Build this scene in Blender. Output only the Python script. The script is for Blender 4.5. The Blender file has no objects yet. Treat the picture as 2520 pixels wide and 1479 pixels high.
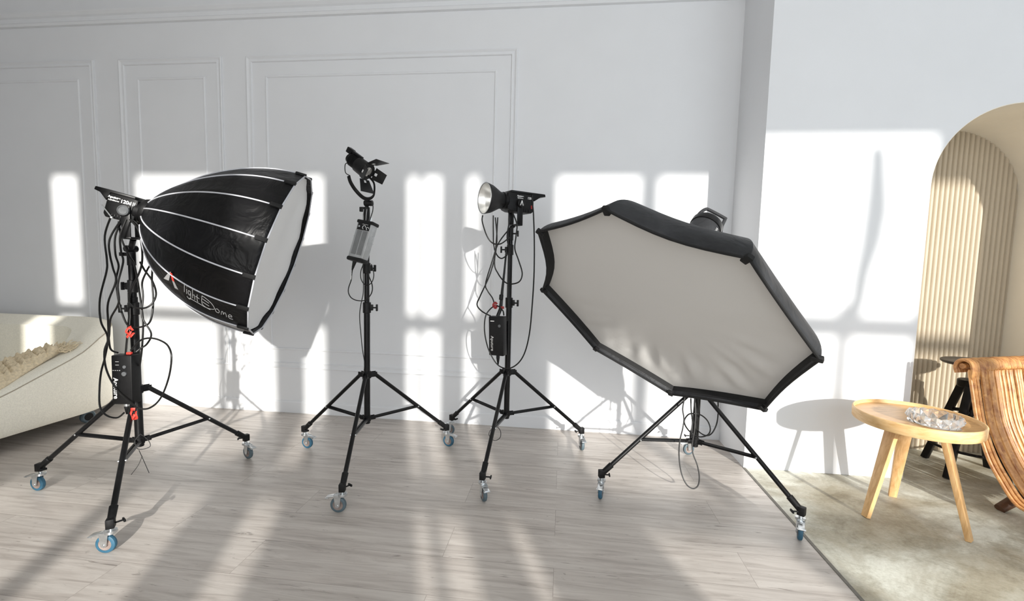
import bpy, bmesh, math, random
from mathutils import Vector, Matrix, Quaternion
random.seed(7)
sc = bpy.context.scene
PI = math.pi
R_ = math.radians
# ---------------------------------------------------------------- camera
CAMH = 1.35
FPX = 1106.574
YAW, PITCH, ROLL = R_(-6.42026), R_(4.63435), R_(1.34521)
_f = Vector((math.sin(YAW)*math.cos(PITCH), math.cos(YAW)*math.cos(PITCH), -math.sin(PITCH)))
_r = Vector((math.cos(YAW), -math.sin(YAW), 0)); _u = _r.cross(_f)
CR = _r*math.cos(ROLL)+_u*math.sin(ROLL); CU = _u*math.cos(ROLL)-_r*math.sin(ROLL); CF = _f
CAMP = Vector((0, 0, CAMH))
cd = bpy.data.cameras.new('camera'); cam = bpy.data.objects.new('camera', cd)
sc.collection.objects.link(cam); sc.camera = cam
cd.sensor_width = 36; cd.sensor_fit = 'HORIZONTAL'; cd.lens = 36*FPX/2520
cd.clip_start = .02; cd.clip_end = 200
M = Matrix((CR, CU, -CF)).transposed().to_4x4(); M.translation = CAMP
cam.matrix_world = M
# ---------------------------------------------------------------- light
SDX, SDZ = 0.38, 0.32                      # sun travels (-SDX, +1, -SDZ)
sd = bpy.data.lights.new('sun', 'SUN'); sun = bpy.data.objects.new('sun', sd)
sc.collection.objects.link(sun)
sun.rotation_euler = Vector((SDX, -1, SDZ)).to_track_quat('Z', 'Y').to_euler()
sun.location = (4, -10, 5)
sd.energy = 10.5; sd.angle = R_(1.0); sd.color = (1, .965, .90)
w = bpy.data.worlds.new('sky'); sc.world = w; w.use_nodes = True
bg = w.node_tree.nodes['Background']; bg.inputs[0].default_value = (.80, .90, 1, 1); bg.inputs[1].default_value = 1.5
WY = -2.5                                   # window wall plane
def daylight(x, z, sx, sz, e, col=(.86, .93, 1)):
    l = bpy.data.lights.new('window_daylight', 'AREA'); o = bpy.data.objects.new('window_daylight', l)
    sc.collection.objects.link(o); l.shape = 'RECTANGLE'; l.size = sx; l.size_y = sz; l.energy = e; l.color = col
    o.location = (x, WY+.25, z); o.rotation_euler = (R_(90), 0, 0)
daylight(-1.0, 2.2, 2.6, 3.4, 118, (1, .97, .92))
daylight(1.3, 2.2, 1.0, 3.4, 55)
daylight(3.35, 2.2, 2.2, 3.4, 64)
daylight(5.4, 2.2, 1.8, 3.4, 54)
sc.view_settings.view_transform = 'Standard'; sc.view_settings.look = 'None'
sc.view_settings.gamma = 1; sc.view_settings.use_curve_mapping = False
sc.view_settings.exposure = -0.85

def at(px, py, Y):
    d = CF+CR*((px-1260)/FPX)-CU*((py-739.5)/FPX)
    return CAMP+d*(Y/d.y)
def atz(px, py, z):
    d = CF+CR*((px-1260)/FPX)-CU*((py-739.5)/FPX)
    return CAMP+d*((z-CAMH)/d.z)
def atplane(px, py, P0, n):
    d = CF+CR*((px-1260)/FPX)-CU*((py-739.5)/FPX)
    return CAMP+d*((P0-CAMP).dot(n)/d.dot(n))
# ---------------------------------------------------------------- materials
def newmat(name, col, rough=.5, metal=0, **kw):
    m = bpy.data.materials.new(name); m.use_nodes = True
    b = m.node_tree.nodes['Principled BSDF']
    b.inputs['Base Color'].default_value = (*col, 1); b.inputs['Roughness'].default_value = rough
    b.inputs['Metallic'].default_value = metal
    for k, v in kw.items(): b.inputs[k.replace('_', ' ')].default_value = v
    return m
def srgb(r, g, b):
    f = lambda c: (c/255/12.92) if c/255 <= .04045 else ((c/255+.055)/1.055)**2.4
    return (f(r), f(g), f(b))
class NT:
    def __init__(s, m): s.t = m.node_tree; s.b = s.t.nodes['Principled BSDF']
    def n(s, ty, **kw):
        x = s.t.nodes.new(ty)
        for k, v in kw.items():
            if k in ('inp',):
                for a, c in v.items(): x.inputs[a].default_value = c
            else: setattr(x, k, v)
        return x
    def l(s, a, ao, b, bi): s.t.links.new(a.outputs[ao], b.inputs[bi])
    def coord(s, scale=(1, 1, 1), out='Object', rot=(0, 0, 0)):
        c = s.n('ShaderNodeTexCoord'); mp = s.n('ShaderNodeMapping'); mp.inputs['Scale'].default_value = scale
        mp.inputs['Rotation'].default_value = rot
        s.l(c, out, mp, 'Vector'); return mp
    def noise(s, vec, scale, detail=4, rough=.5, dist=0):
        x = s.n('ShaderNodeTexNoise'); x.inputs['Scale'].default_value = scale; x.inputs['Detail'].default_value = detail
        x.inputs['Roughness'].default_value = rough; x.inputs['Distortion'].default_value = dist
        s.l(vec, 'Vector', x, 'Vector'); return x
    def ramp(s, src, stops, out='Fac'):
        x = s.n('ShaderNodeValToRGB'); cr = x.color_ramp
        while len(cr.elements) < len(stops): cr.elements.new(.5)
        for e, (p, c) in zip(cr.elements, stops): e.position = p; e.color = (*c, 1)
        s.l(src, out, x, 'Fac'); return x
    def mix(s, a, b, fac=None, mode='MIX', f=.5, ao='Color', bo='Color', fo='Fac'):
        x = s.n('ShaderNodeMix', data_type='RGBA', blend_type=mode); x.inputs[0].default_value = f
        if fac is not None: s.l(fac, fo, x, 0)
        s.t.links.new(a.outputs[ao], x.inputs[6]); s.t.links.new(b.outputs[bo], x.inputs[7]); return x
    def bump(s, src, strength, dist, out='Fac'):
        x = s.n('ShaderNodeBump'); x.inputs['Strength'].default_value = strength; x.inputs['Distance'].default_value = dist
        s.l(src, out, x, 'Height'); s.l(x, 'Normal', s.b, 'Normal'); return x
def noisy(name, col, rough, metal=0, scale=30, amt=.15, bump=0, bscale=200, **kw):
    m = newmat(name, col, rough, metal, **kw); t = NT(m); v = t.coord()
    n = t.noise(v, scale, 3); a = tuple(c*(1-amt) for c in col); b = tuple(min(1, c*(1+amt)) for c in col)
    r = t.ramp(n, [(.3, a), (.7, b)]); t.l(r, 'Color', t.b, 'Base Color')
    if bump:
        n2 = t.noise(v, bscale, 2); t.bump(n2, bump, .002)
    return m
m_wall = noisy('painted_wall', (.785, .797, .82), .75, scale=3, amt=.012, bump=.08, bscale=90)
m_ceil = noisy('painted_ceiling', (.80, .79, .77), .8, scale=3, amt=.01)
DK = dict(Specular_IOR_Level=.28)
m_black = noisy('black_metal', (.005, .005, .0055), .36, .0, scale=40, amt=.3, **DK)
m_plast = noisy('black_plastic', (.006, .006, .0065), .5, scale=60, amt=.3, **DK)
m_cable = noisy('cable_rubber', (.009, .009, .009), .42, scale=60, amt=.2, **DK)
m_thin = noisy('thin_cable_rubber', (.045, .045, .045), .5, scale=60, amt=.2)
m_chrome = noisy('zinc_plated_steel', (.62, .64, .65), .28, .9, scale=50, amt=.12)
m_blue = noisy('blue_rubber_tyre', srgb(46, 92, 116), .55, scale=50, amt=.15)
m_grey = noisy('grey_rubber_tyre', srgb(84, 100, 108), .55, scale=50, amt=.15)
m_hub = noisy('wheel_hub_plastic', srgb(138, 124, 118), .5, scale=50, amt=.1)
m_silver = noisy('silver_reflector', (.78, .78, .76), .3, .75, scale=30, amt=.05)
m_alu = noisy('brushed_aluminium', (.42, .43, .44), .45, .6, scale=30, amt=.08)
m_alu_d = noisy('dark_aluminium_face', (.20, .205, .21), .55, .4, scale=30, amt=.08)
m_red = noisy('red_tape', srgb(225, 62, 50), .5, scale=40, amt=.15)
m_redd = noisy('dark_red_tape', srgb(150, 45, 45), .5, scale=40, amt=.15)
m_white = noisy('white_print', (.8, .8, .8), .6, scale=40, amt=.03)
m_greyp = noisy('grey_print', (.35, .35, .35), .6, scale=40, amt=.03)
m_pipe = noisy('pale_piping', (.55, .56, .60), .4, scale=40, amt=.05)
m_knob = noisy('grey_knob', (.10, .105, .11), .4, scale=60, amt=.2)
m_glassy = noisy('spotlight_lens', (.30, .29, .27), .12, .2, scale=60, amt=.3)
m_sofa = noisy('cream_boucle', srgb(242, 238, 224), .95, scale=120, amt=.07, bump=.6, bscale=260)
m_seam = noisy('sofa_seam', srgb(176, 166, 148), .9, scale=90, amt=.1)
m_throw = noisy('beige_knit', srgb(222, 206, 176), .95, scale=55, amt=.16, bump=1.0, bscale=110)
m_dwood = noisy('dark_leg_wood', srgb(84, 56, 36), .5, scale=18, amt=.35)
m_stool = noisy('black_stool_paint', (.005, .0045, .005), .4, scale=30, amt=.3, **DK)
m_curt = noisy('curtain_cloth', (.7, .69, .66), .9, scale=10, amt=.05)

def fabric(name, col, rough, scale=1.5, amt=.35, bump=.35):
    m = newmat(name, col, rough, Specular_IOR_Level=.22); t = NT(m); v = t.coord()
    n = t.noise(v, scale*4, 4, .6, .6); r = t.ramp(n, [(.3, tuple(c*(1-amt) for c in col)), (.75, tuple(c*(1+amt) for c in col))])
    t.l(r, 'Color', t.b, 'Base Color')
    n2 = t.noise(v, 7, 3, .55, 1.2); t.bump(n2, bump, .03); return m
m_dome = fabric('black_nylon', (.004, .004, .0048), .40)
m_octa = fabric('charcoal_nylon', (.032, .033, .036), .5)
m_lip = noisy('black_lip_fabric', (.003, .003, .0035), .75, scale=60, amt=.3)
m_diff = newmat('white_diffusion_cloth', (.84, .84, .84), .6)
t = NT(m_diff); v = t.coord(); n = t.noise(v, 4, 3, .5, 1.5); t.bump(n, .18, .02)
m_diff2 = newmat('octagonal_diffusion_cloth', (.70, .69, .67), .38)
t = NT(m_diff2); v = t.coord(); n = t.noise(v, 3, 3, .55, 1.8); t.bump(n, .12, .02)

# laminate planks, running along X
m_floor = newmat('grey_oak_laminate', (.5, .48, .45), .38)
t = NT(m_floor)
c = t.n('ShaderNodeTexCoord')
br = t.n('ShaderNodeTexBrick'); br.offset = .37; br.offset_frequency = 2
br.inputs['Color1'].default_value = (.25, .25, .25, 1); br.inputs['Color2'].default_value = (.75, .75, .75, 1)
br.inputs['Mortar'].default_value = (0, 0, 0, 1); br.inputs['Scale'].default_value = 1
br.inputs['Mortar Size'].default_value = .0012; br.inputs['Mortar Smooth'].default_value = .2; br.inputs['Bias'].default_value = 0
br.inputs['Brick Width'].default_value = 1.38; br.inputs['Row Height'].default_value = .24
t.l(c, 'Object', br, 'Vector')
shift = t.n('ShaderNodeVectorMath', operation='ADD'); t.l(c, 'Object', shift, 0)
sm = t.n('ShaderNodeVectorMath', operation='SCALE'); t.l(br, 'Color', sm, 0); sm.inputs['Scale'].default_value = 7.0; t.l(sm, 'Vector', shift, 1)
mp = t.n('ShaderNodeMapping'); mp.inputs['Scale'].default_value = (1.1, 13, 1); t.l(shift, 'Vector', mp, 'Vector')
g1 = t.noise(mp, 2.2, 8, .62, .9)
mp2 = t.n('ShaderNodeMapping'); mp2.inputs['Scale'].default_value = (2.2, 16, 1); t.l(shift, 'Vector', mp2, 'Vector')
g2 = t.noise(mp2, 2.0, 5, .6, 2.2)
mp3 = t.n('ShaderNodeMapping'); mp3.inputs['Scale'].default_value = (1.0, 3.2, 1); t.l(shift, 'Vector', mp3, 'Vector')
g3 = t.noise(mp3, 1.3, 2, .5, .5)
r1 = t.ramp(g1, [(.28, srgb(163, 154, 147)), (.46, srgb(190, 182, 175)), (.62, srgb(204, 197, 190)), (.85, srgb(214, 208, 200))])
r2 = t.ramp(g2, [(.27, srgb(140, 132, 126)), (.37, (1, 1, 1)), (1, (1, 1, 1))])
r3 = t.ramp(g3, [(.3, (.88, .88, .88)), (.7, (1.0, 1.0, 1.0))])
mx = t.mix(r1, r2, mode='MULTIPLY', f=.75)
mx2 = t.n('ShaderNodeMix', data_type='RGBA', blend_type='MULTIPLY'); mx2.inputs[0].default_value = 1
t.t.links.new(mx.outputs[2], mx2.inputs[6]); t.l(r3, 'Color', mx2, 7)
mort = t.ramp(br, [(0, (1, 1, 1)), (1, (.62, .6, .58))], out='Fac')
mx3 = t.n('ShaderNodeMix', data_type='RGBA', blend_type='MULTIPLY'); mx3.inputs[0].default_value = 1
t.t.links.new(mx2.outputs[2], mx3.inputs[6]); t.l(mort, 'Color', mx3, 7)
t.t.links.new(mx3.outputs[2], t.b.inputs['Base Color'])
t.bump(g1, .12, .002)
rr = t.ramp(g1, [(.2, (.42, .42, .42)), (.8, (.32, .32, .32))]); t.l(rr, 'Color', t.b, 'Roughness')

# worn concrete
m_conc = newmat('worn_concrete', (.3, .3, .26), .6); t = NT(m_conc)
v = t.coord((1, 1.25, 1), rot=(0, 0, R_(28)))
a = t.noise(v, 1.5, 8, .66, .7); b = t.noise(v, 5, 10, .75, .4); d = t.noise(v, 60, 4, .7)
ra = t.ramp(a, [(.30, srgb(152, 142, 120)), (.44, srgb(182, 175, 157)), (.53, srgb(200, 197, 184)), (.60, srgb(226, 226, 216)), (.8, srgb(238, 238, 230))])
rb = t.ramp(b, [(.33, (.62, .60, .55)), (.5, (.92, .92, .90)), (.68, (1, 1, 1))])
rd = t.ramp(d, [(.3, (.8, .8, .78)), (.6, (1, 1, 1))])
x = t.mix(ra, rb, mode='MULTIPLY', f=1); y = t.n('ShaderNodeMix', data_type='RGBA', blend_type='MULTIPLY'); y.inputs[0].default_value = .8
t.t.links.new(x.outputs[2], y.inputs[6]); t.l(rd, 'Color', y, 7); t.t.links.new(y.outputs[2], t.b.inputs['Base Color'])
t.bump(b, .25, .004)

def wood(name, lo, hi, rough, sc_=(1, 9, 9), s=6, bump=.08):
    m = newmat(name, hi, rough); t = NT(m); v = t.coord(sc_); n = t.noise(v, s, 5, .6, .6)
    r = t.ramp(n, [(.3, lo), (.65, hi)]); t.l(r, 'Color', t.b, 'Base Color'); t.bump(n, bump, .002); return m
m_table = wood('light_oak_rim', srgb(214, 170, 112), srgb(236, 200, 148), .45, (2, 2, 9))
m_tleg = wood('light_oak_legs', srgb(204, 156, 100), srgb(234, 192, 138), .45, (9, 9, 1.2))
m_tray = wood('oak_tray_bottom', srgb(178, 136, 88), srgb(214, 172, 120), .35, (2, 14, 1))
m_rattan = wood('rattan_cane', srgb(150, 94, 52), srgb(214, 160, 100), .45, (5, 5, 5), 4, .1)
m_flute = noisy('fluted_beige_panel', srgb(190, 177, 156), .6, scale=6, amt=.03)
m_niche = noisy('beige_plaster', srgb(240, 234, 222), .75, scale=6, amt=.02)
m_crystal = newmat('cut_crystal', (1, 1, 1), .02, 0, IOR=1.5, Transmission_Weight=.85)
m_pane = newmat('window_glass', (1, 1, 1), 0, 0, IOR=1.1, Transmission_Weight=1)

# ---------------------------------------------------------------- geometry helpers
def link(o): sc.collection.objects.link(o); return o
def obj(name, bm, mat, parent=None, smooth=True, mats=None):
    me = bpy.data.meshes.new(name); bmesh.ops.recalc_face_normals(bm, faces=bm.faces[:]); bm.to_mesh(me); bm.free()
    if mats:
        for x in mats: me.materials.append(x)
    else: me.materials.append(mat)
    if smooth:
        me.polygons.foreach_set('use_smooth', [True]*len(me.polygons))
        try: me.set_sharp_from_angle(angle=R_(38))
        except Exception: pass
    o = bpy.data.objects.new(name, me); link(o)
    if parent is not None: o.parent = parent; o.matrix_parent_inverse = Matrix.Identity(4)
    if parent is not None and parent.type == 'EMPTY' or parent is not None:
        # meshes are built in world coordinates: cancel the parent's offset
        o.matrix_parent_inverse = wmat(parent).inverted()
    return o
WM = {}
def wmat(o):
    return WM.get(o.name, Matrix.Identity(4))
def thing(name, label, cat, loc, group=None):
    o = bpy.data.objects.new(name, None); link(o); o.location = loc; o.empty_display_size = .05
    WM[o.name] = Matrix.Translation(Vector(loc))
    o['label'] = label; o['category'] = cat
    if group: o['group'] = group
    return o
def tag(o, label, cat, group=None, kind=None):
    o['label'] = label; o['category'] = cat
    if group: o['group'] = group
    if kind: o['kind'] = kind
    return o
def struct(name, bm, m, smooth=False, parent=None):
    o = obj(name, bm, m, parent, smooth)
    if parent is None: o['kind'] = 'structure'
    return o
def BM(): return bmesh.new()
def frame(o, x, y, z):
    m = Matrix((x, y, z)).transposed().to_4x4(); m.translation = o; return m
def merge(dst, src, mtx=None, mi=None):
    if mtx is not None: bmesh.ops.transform(src, matrix=mtx, verts=src.verts[:])
    if mi is not None:
        for f in src.faces: f.material_index = mi
    me = bpy.data.meshes.new('t'); src.to_mesh(me); src.free(); dst.from_mesh(me); bpy.data.meshes.remove(me)
def box(bm, a, b, bev=0, mtx=None, seg=2, mi=None):
    s = BM(); bmesh.ops.create_cube(s, size=1)
    for v in s.verts: v.co = Vector([(a[i]+b[i])/2+v.co[i]*(b[i]-a[i]) for i in range(3)])
    if bev: bmesh.ops.bevel(s, geom=s.edges[:], offset=bev, segments=seg, affect='EDGES', profile=.5)
    merge(bm, s, mtx, mi)
def prism(bm, poly, y0, y1, bev=0, mtx=None, mi=None):
    """poly in local XZ, extruded along local Y"""
    s = BM(); vs = [s.verts.new((p[0], y0, p[1])) for p in poly]; f = s.faces.new(vs)
    r = bmesh.ops.extrude_face_region(s, geom=[f])
    for v in [g for g in r['geom'] if isinstance(g, bmesh.types.BMVert)]: v.co.y = y1
    bmesh.ops.recalc_face_normals(s, faces=s.faces[:])
    if bev: bmesh.ops.bevel(s, geom=s.edges[:], offset=bev, segments=2, affect='EDGES', profile=.5)
    merge(bm, s, mtx, mi)
def tube(bm, pts, r, n=10, caps=True, closed=False, flat=None, mi=0):
    pts = [Vector(p) for p in pts]; N = len(pts)
    rs = r if isinstance(r, (list, tuple)) else [r]*N
    up = None; rings = []
    for i, p in enumerate(pts):
        if closed: d = pts[(i+1) % N]-pts[i-1]
        else: d = pts[min(i+1, N-1)]-pts[max(i-1, 0)]
        if d.length < 1e-9: d = Vector((0, 0, 1))
        d.normalize()
        if up is None:
            up = d.orthogonal().normalized() if flat is None else (Vector(flat)-d*d.dot(Vector(flat))).normalized()
        else:
            up = (up-d*up.dot(d)); up = up.normalized() if up.length > 1e-6 else d.orthogonal().normalized()
        s = d.cross(up); k = 1 if flat is None else .28
        rings.append([bm.verts.new(p+(up*math.cos(2*PI*j/n)*k+s*math.sin(2*PI*j/n))*rs[i]) for j in range(n)])
    for i in range(N if closed else N-1):
        A, B = rings[i], rings[(i+1) % N]
        for j in range(n):
            f = bm.faces.new((A[j], A[(j+1) % n], B[(j+1) % n], B[j])); f.material_index = mi
    if caps and not closed:
        f = bm.faces.new(rings[0][::-1]); f.material_index = mi; f = bm.faces.new(rings[-1]); f.material_index = mi
def cr(pts, k=6, closed=False):
    """Catmull-Rom smoothing"""
    pts = [Vector(p) for p in pts]; out = []; N = len(pts)
    for i in range(N if closed else N-1):
        if closed: a, b, c_, d = pts[i-1], pts[i], pts[(i+1) % N], pts[(i+2) % N]
        else: a, b, c_, d = pts[max(i-1, 0)], pts[i], pts[i+1], pts[min(i+2, N-1)]
        for j in range(k):
            t = j/k
            out.append(.5*((2*b)+(c_-a)*t+(2*a-5*b+4*c_-d)*t*t+(3*b-a-3*c_+d)*t**3))
    if not closed: out.append(pts[-1])
    return out
def lathe(bm, prof, mtx, n=32, mi=None):
    """prof (r,z) revolved about local Z"""
    s = BM(); rings = []
    for r, z in prof:
        if r < 1e-6: rings.append([s.verts.new((0, 0, z))])
        else: rings.append([s.verts.new((r*math.cos(2*PI*j/n), r*math.sin(2*PI*j/n), z)) for j in range(n)])
    for A, B in zip(rings, rings[1:]):
        for j in range(n):
            k = (j+1) % n
            if len(A) == 1 and len(B) == 1: continue
            if len(A) == 1: s.faces.new((A[0], B[k], B[j]))
            elif len(B) == 1: s.faces.new((A[j], A[k], B[0]))
            else: s.faces.new((A[j], A[k], B[k], B[j]))
    merge(bm, s, mtx, mi)
def zframe(o, d):
    d = Vector(d).normalized(); x = d.orthogonal().normalized()
    if abs(d.z) < .95: x = Vector((0, 0, 1)).cross(d).normalized()
    return frame(Vector(o), x, d.cross(x), d)
def cyl(bm, a, b, r, n=20, r2=None, bev=.0015, mi=None):
    a = Vector(a); b = Vector(b); L = (b-a).length; r2 = r if r2 is None else r2
    lathe(bm, [(0, 0), (r-bev, 0), (r, bev), (r2, L-bev), (r2-bev, L), (0, L)], zframe(a, b-a), n, mi)
def textmesh(s, size, mtx, thick=.0006, warp=None, align='CENTER', bold=0, sx=1, shear=0):
    cu = bpy.data.curves.new('t', 'FONT'); cu.body = s; cu.size = size; cu.align_x = align; cu.align_y = 'CENTER'
    cu.extrude = thick if warp is None else 0; cu.offset = bold; cu.shear = shear
    o = bpy.data.objects.new('t', cu); link(o); dg = bpy.context.evaluated_depsgraph_get()
    me = bpy.data.meshes.new_from_object(o.evaluated_get(dg)); bm = BM(); bm.from_mesh(me)
    bpy.data.objects.remove(o); bpy.data.curves.remove(cu); bpy.data.meshes.remove(me)
    for v in bm.verts: v.co.x *= sx
    if warp:
        for v in bm.verts: v.co = warp(v.co)
    else: bmesh.ops.transform(bm, matrix=mtx, verts=bm.verts[:])
    return bm
def axes(az, el):
    a = Vector((math.cos(el)*math.cos(az), math.cos(el)*math.sin(az), math.sin(el)))
    s = a.cross(Vector((0, 0, 1))).normalized(); return a, s, s.cross(a)

# ================================================================ THE ROOM
D = 3.637; PX = 1.265; PY = 3.136; NY = 3.72; CZ = 4.45; LX = -7.0; RX = 6.2
b = BM(); box(b, (LX-.1, WY-.1, -.05), (PX+.01, D+.15, 0)); struct('floor', b, m_floor)
b = BM(); box(b, (PX+.01, WY-.1, -.05), (RX+.1, NY+.15, -.001)); struct('floor', b, m_conc)
b = BM(); box(b, (PX-.004, WY, -.01), (PX+.012, PY, .0025)); o = struct('trim_1', b, noisy('dark_joint', (.16, .15, .13), .7))
b = BM(); box(b, (LX-.1, D, 0), (PX, D+.15, CZ)); struct('wall_back', b, m_wall)
b = BM(); box(b, (LX-.1, WY, 0), (LX, D, CZ)); struct('wall_left', b, m_wall)
b = BM(); box(b, (RX, WY, 0), (RX+.1, NY, CZ)); struct('wall_far_right', b, m_wall)
b = BM(); box(b, (LX-.1, WY-.1, CZ), (RX+.1, NY+.15, CZ+.1)); struct('ceiling', b, m_ceil)
# right wall: pier and arched opening
AX, AZ, AR = 2.762, 1.90, .50
def archpts(n=40): return [(AX+AR*math.cos(PI-PI*i/n), AZ+AR*math.sin(PI-PI*i/n)) for i in range(n+1)]
b = BM(); A = archpts()
outer = [(PX, 0), (AX-AR, 0)]+A+[(AX+AR, 0), (RX, 0), (RX, CZ), (PX, CZ)]
# face built as strips: left slab, right slab, strips over the arch
def quadprism(bm, q):
    f = [bm.verts.new((x, PY, z)) for x, z in q]; g = [bm.verts.new((x, NY, z)) for x, z in q]
    bm.faces.new(f); bm.faces.new(g[::-1])
    for i in range(len(q)):
        j = (i+1) % len(q); bm.faces.new((f[i], g[i], g[j], f[j]))
quadprism(b, [(PX, 0), (AX-AR, 0), (AX-AR, AZ)]+[(PX, AZ)])
quadprism(b, [(PX, AZ), (AX-AR, AZ), (AX-AR, CZ), (PX, CZ)])
quadprism(b, [(AX+AR, 0), (RX, 0), (RX, CZ), (AX+AR, CZ)])
for p, q in zip(A, A[1:]): quadprism(b, [p, q, (q[0], CZ), (p[0], CZ)])
bmesh.ops.remove_doubles(b, verts=b.verts[:], dist=1e-5)
struct('wall_right', b, m_wall)
# arch lining in beige plaster
b = BM()
L = [(AX-AR, 0)]+A+[(AX+AR, 0)]
def inn(p, d):
    if p[1] <= AZ: return (p[0]+(d if p[0] < AX else -d), p[1])
    v = Vector((p[0]-AX, p[1]-AZ)); v = v*((AR-d)/AR); return (AX+v.x, AZ+v.y)
for p, q in zip(L, L[1:]):
    pi, qi = inn(p, .004), inn(q, .004)
    vs = [b.verts.new((x, y, z)) for y in (PY+.002, NY) for x, z in (p, q, qi, pi)]
    b.faces.new((vs[3], vs[2], vs[6], vs[7])); b.faces.new(vs[0:4]); b.faces.new((vs[0], vs[4], vs[5], vs[1]))
struct('trim_2', b, m_niche)
# fluted back of the niche
b = BM(); X0, X1, P = AX-AR-.1, AX+AR+.15, .034; nx = int((X1-X0)/P*8); cols = []
for i in range(nx+1):
    x = X0+(X1-X0)*i/nx; y = NY-.001-.019*abs(math.sin(PI*(x-X0)/P))**.6
    cols.append((b.verts.new((x, y, 0)), b.verts.new((x, y, 2.6))))
for p, q in zip(cols, cols[1:]): b.faces.new((p[0], q[0], q[1], p[1]))
e = [b.verts.new((X0, NY+.06, 0)), b.verts.new((X0, NY+.06, 2.6)), b.verts.new((X1, NY+.06, 0)), b.verts.new((X1, NY+.06, 2.6))]
b.faces.new((e[0], e[1], e[3], e[2])); b.faces.new((e[0], cols[0][0], cols[0][1], e[1])); b.faces.new((e[2], e[3], cols[-1][1], cols[-1][0]))
struct('wall_niche', b, m_flute, smooth=True)
# mouldings -------------------------------------------------------
def mould_frame(x0, x1, z0, z1, prof):
    """prof: list of (inset from outer edge, protrusion)"""
    bm = BM(); rings = []
    for ins, pr in prof:
        rings.append([bm.verts.new((x, D-pr, z)) for x, z in ((x0+ins, z0+ins), (x1-ins, z0+ins), (x1-ins, z1-ins), (x0+ins, z1-ins))])
    for A_, B_ in zip(rings, rings[1:]):
        for j in range(4): bm.faces.new((A_[j], A_[(j+1) % 4], B_[(j+1) % 4], B_[j]))
    return bm
PO = [(0, 0), (0, .014), (.008, .018), (.016, .013), (.022, .008), (.034, .007), (.036, .011), (.044, .012), (.048, .006), (.05, 0)]
PI_ = [(0, 0), (0, .004), (.006, .009), (.014, .009), (.02, .003), (.02, 0)]
k = 3
for x0, x1, z0, z1 in ((-5.9, -4.128, .40, 3.035), (-3.885, -2.918, .40, 3.032), (-2.695, -.408, .398, 3.028)):
    struct('trim_%d' % k, mould_frame(x0, x1, z0, z1, PO), m_wall); k += 1
    struct('trim_%d' % k, mould_frame(x0+.165, x1-.16, z0+.158, z1-.155, PI_), m_wall); k += 1
def strip(x0, x1, prof, name):
    """prof: (protrusion, z) run along X on the back wall"""
    bm = BM(); R = [[bm.verts.new((x, D-p, z)) for p, z in prof] for x in (x0, x1)]
    for i in range(len(prof)-1): bm.faces.new((R[0][i], R[1][i], R[1][i+1], R[0][i+1]))
    bm.faces.new(R[0]); bm.faces.new(R[1][::-1])
    return struct(name, bm, m_wall)
strip(LX, PX, [(0, 3.325), (.022, 3.33), (.03, 3.35), (.018, 3.362), (.016, 3.395), (.03, 3.405), (.045, 3.425), (.045, 3.44), (0, 3.44)], 'trim_%d' % k)
strip(LX, PX, [(0, 0), (.012, 0), (.012, .092), (.006, .104), (0, .106)], 'baseboard_back')
# window wall behind the camera ----------------------------------
ZB, ZT, BAR = .35, 4.035, ((1.54, 1.67), (2.75, 2.88))
wins = [(-2.28, .33), (1.05, 1.66), (2.27, 4.45), (4.60, 6.0)]
b = BM(); xs = [LX-.1]+[x for w_ in wins for x in w_]+[RX+.1]
for i in range(0, len(xs), 2): box(b, (xs[i], WY-.1, 0), (xs[i+1], WY, CZ))
for x0, x1 in wins: box(b, (x0, WY-.1, 0), (x1, WY, ZB)); box(b, (x0, WY-.1, ZT), (x1, WY, CZ))
struct('wall_front', b, m_wall)
mull = {0: [(-.69, -.59)], 1: [(1.148, 1.19)], 2: [(2.93, 3.06)], 3: []}
for i, (x0, x1) in enumerate(wins):
    b = BM(); 
    for z0, z1 in BAR: box(b, (x0, WY-.08, z0), (x1, WY-.03, z1))
    for a0, a1 in mull[i]: box(b, (a0, WY-.08, ZB), (a1, WY-.03, ZT))
    if i == 2: box(b, (3.955, WY-.08, ZB), (4.02, WY-.03, 1.15+SDZ*(PY-WY)))
    fr = struct('window_%d' % (i+1), b, m_wall)
def curtain(x0, x1, z0=.05, z1=4.1, amp=.02, label=''):
    bm = BM(); n = max(8, int((x1-x0)*60)); C_ = []
    for i in range(n+1):
        x = x0+(x1-x0)*i/n; y = WY+.05+amp*math.sin(x*55)+amp*.5*math.sin(x*23)
        C_.append((bm.verts.new((x, y, z0)), bm.verts.new((x, y, z1)), bm.verts.new((x, y+.004, z0)), bm.verts.new((x, y+.004, z1))))
    for p, q in zip(C_, C_[1:]): bm.faces.new((p[0], q[0], q[1], p[1])); bm.faces.new((p[2], p[3], q[3], q[2]))
    o = obj('curtain', bm, m_curt); tag(o, label, 'curtain'); return o
for a0, a1, lb in ((-2.06, -1.46, 'white curtain between the narrow left window gap and the wide one'),
                   (-.20, .11, 'narrow white curtain hanging right of the wide left window'),
                   (1.29, 1.525, 'narrow white curtain in the slim middle window'),):
    curtain(a0, a1, label=lb)
curtain(1.615, 1.70, label='curtain edge at the right jamb of the slim window')
curtain(.285, .36, label='curtain edge at the right jamb of the left window')

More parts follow.
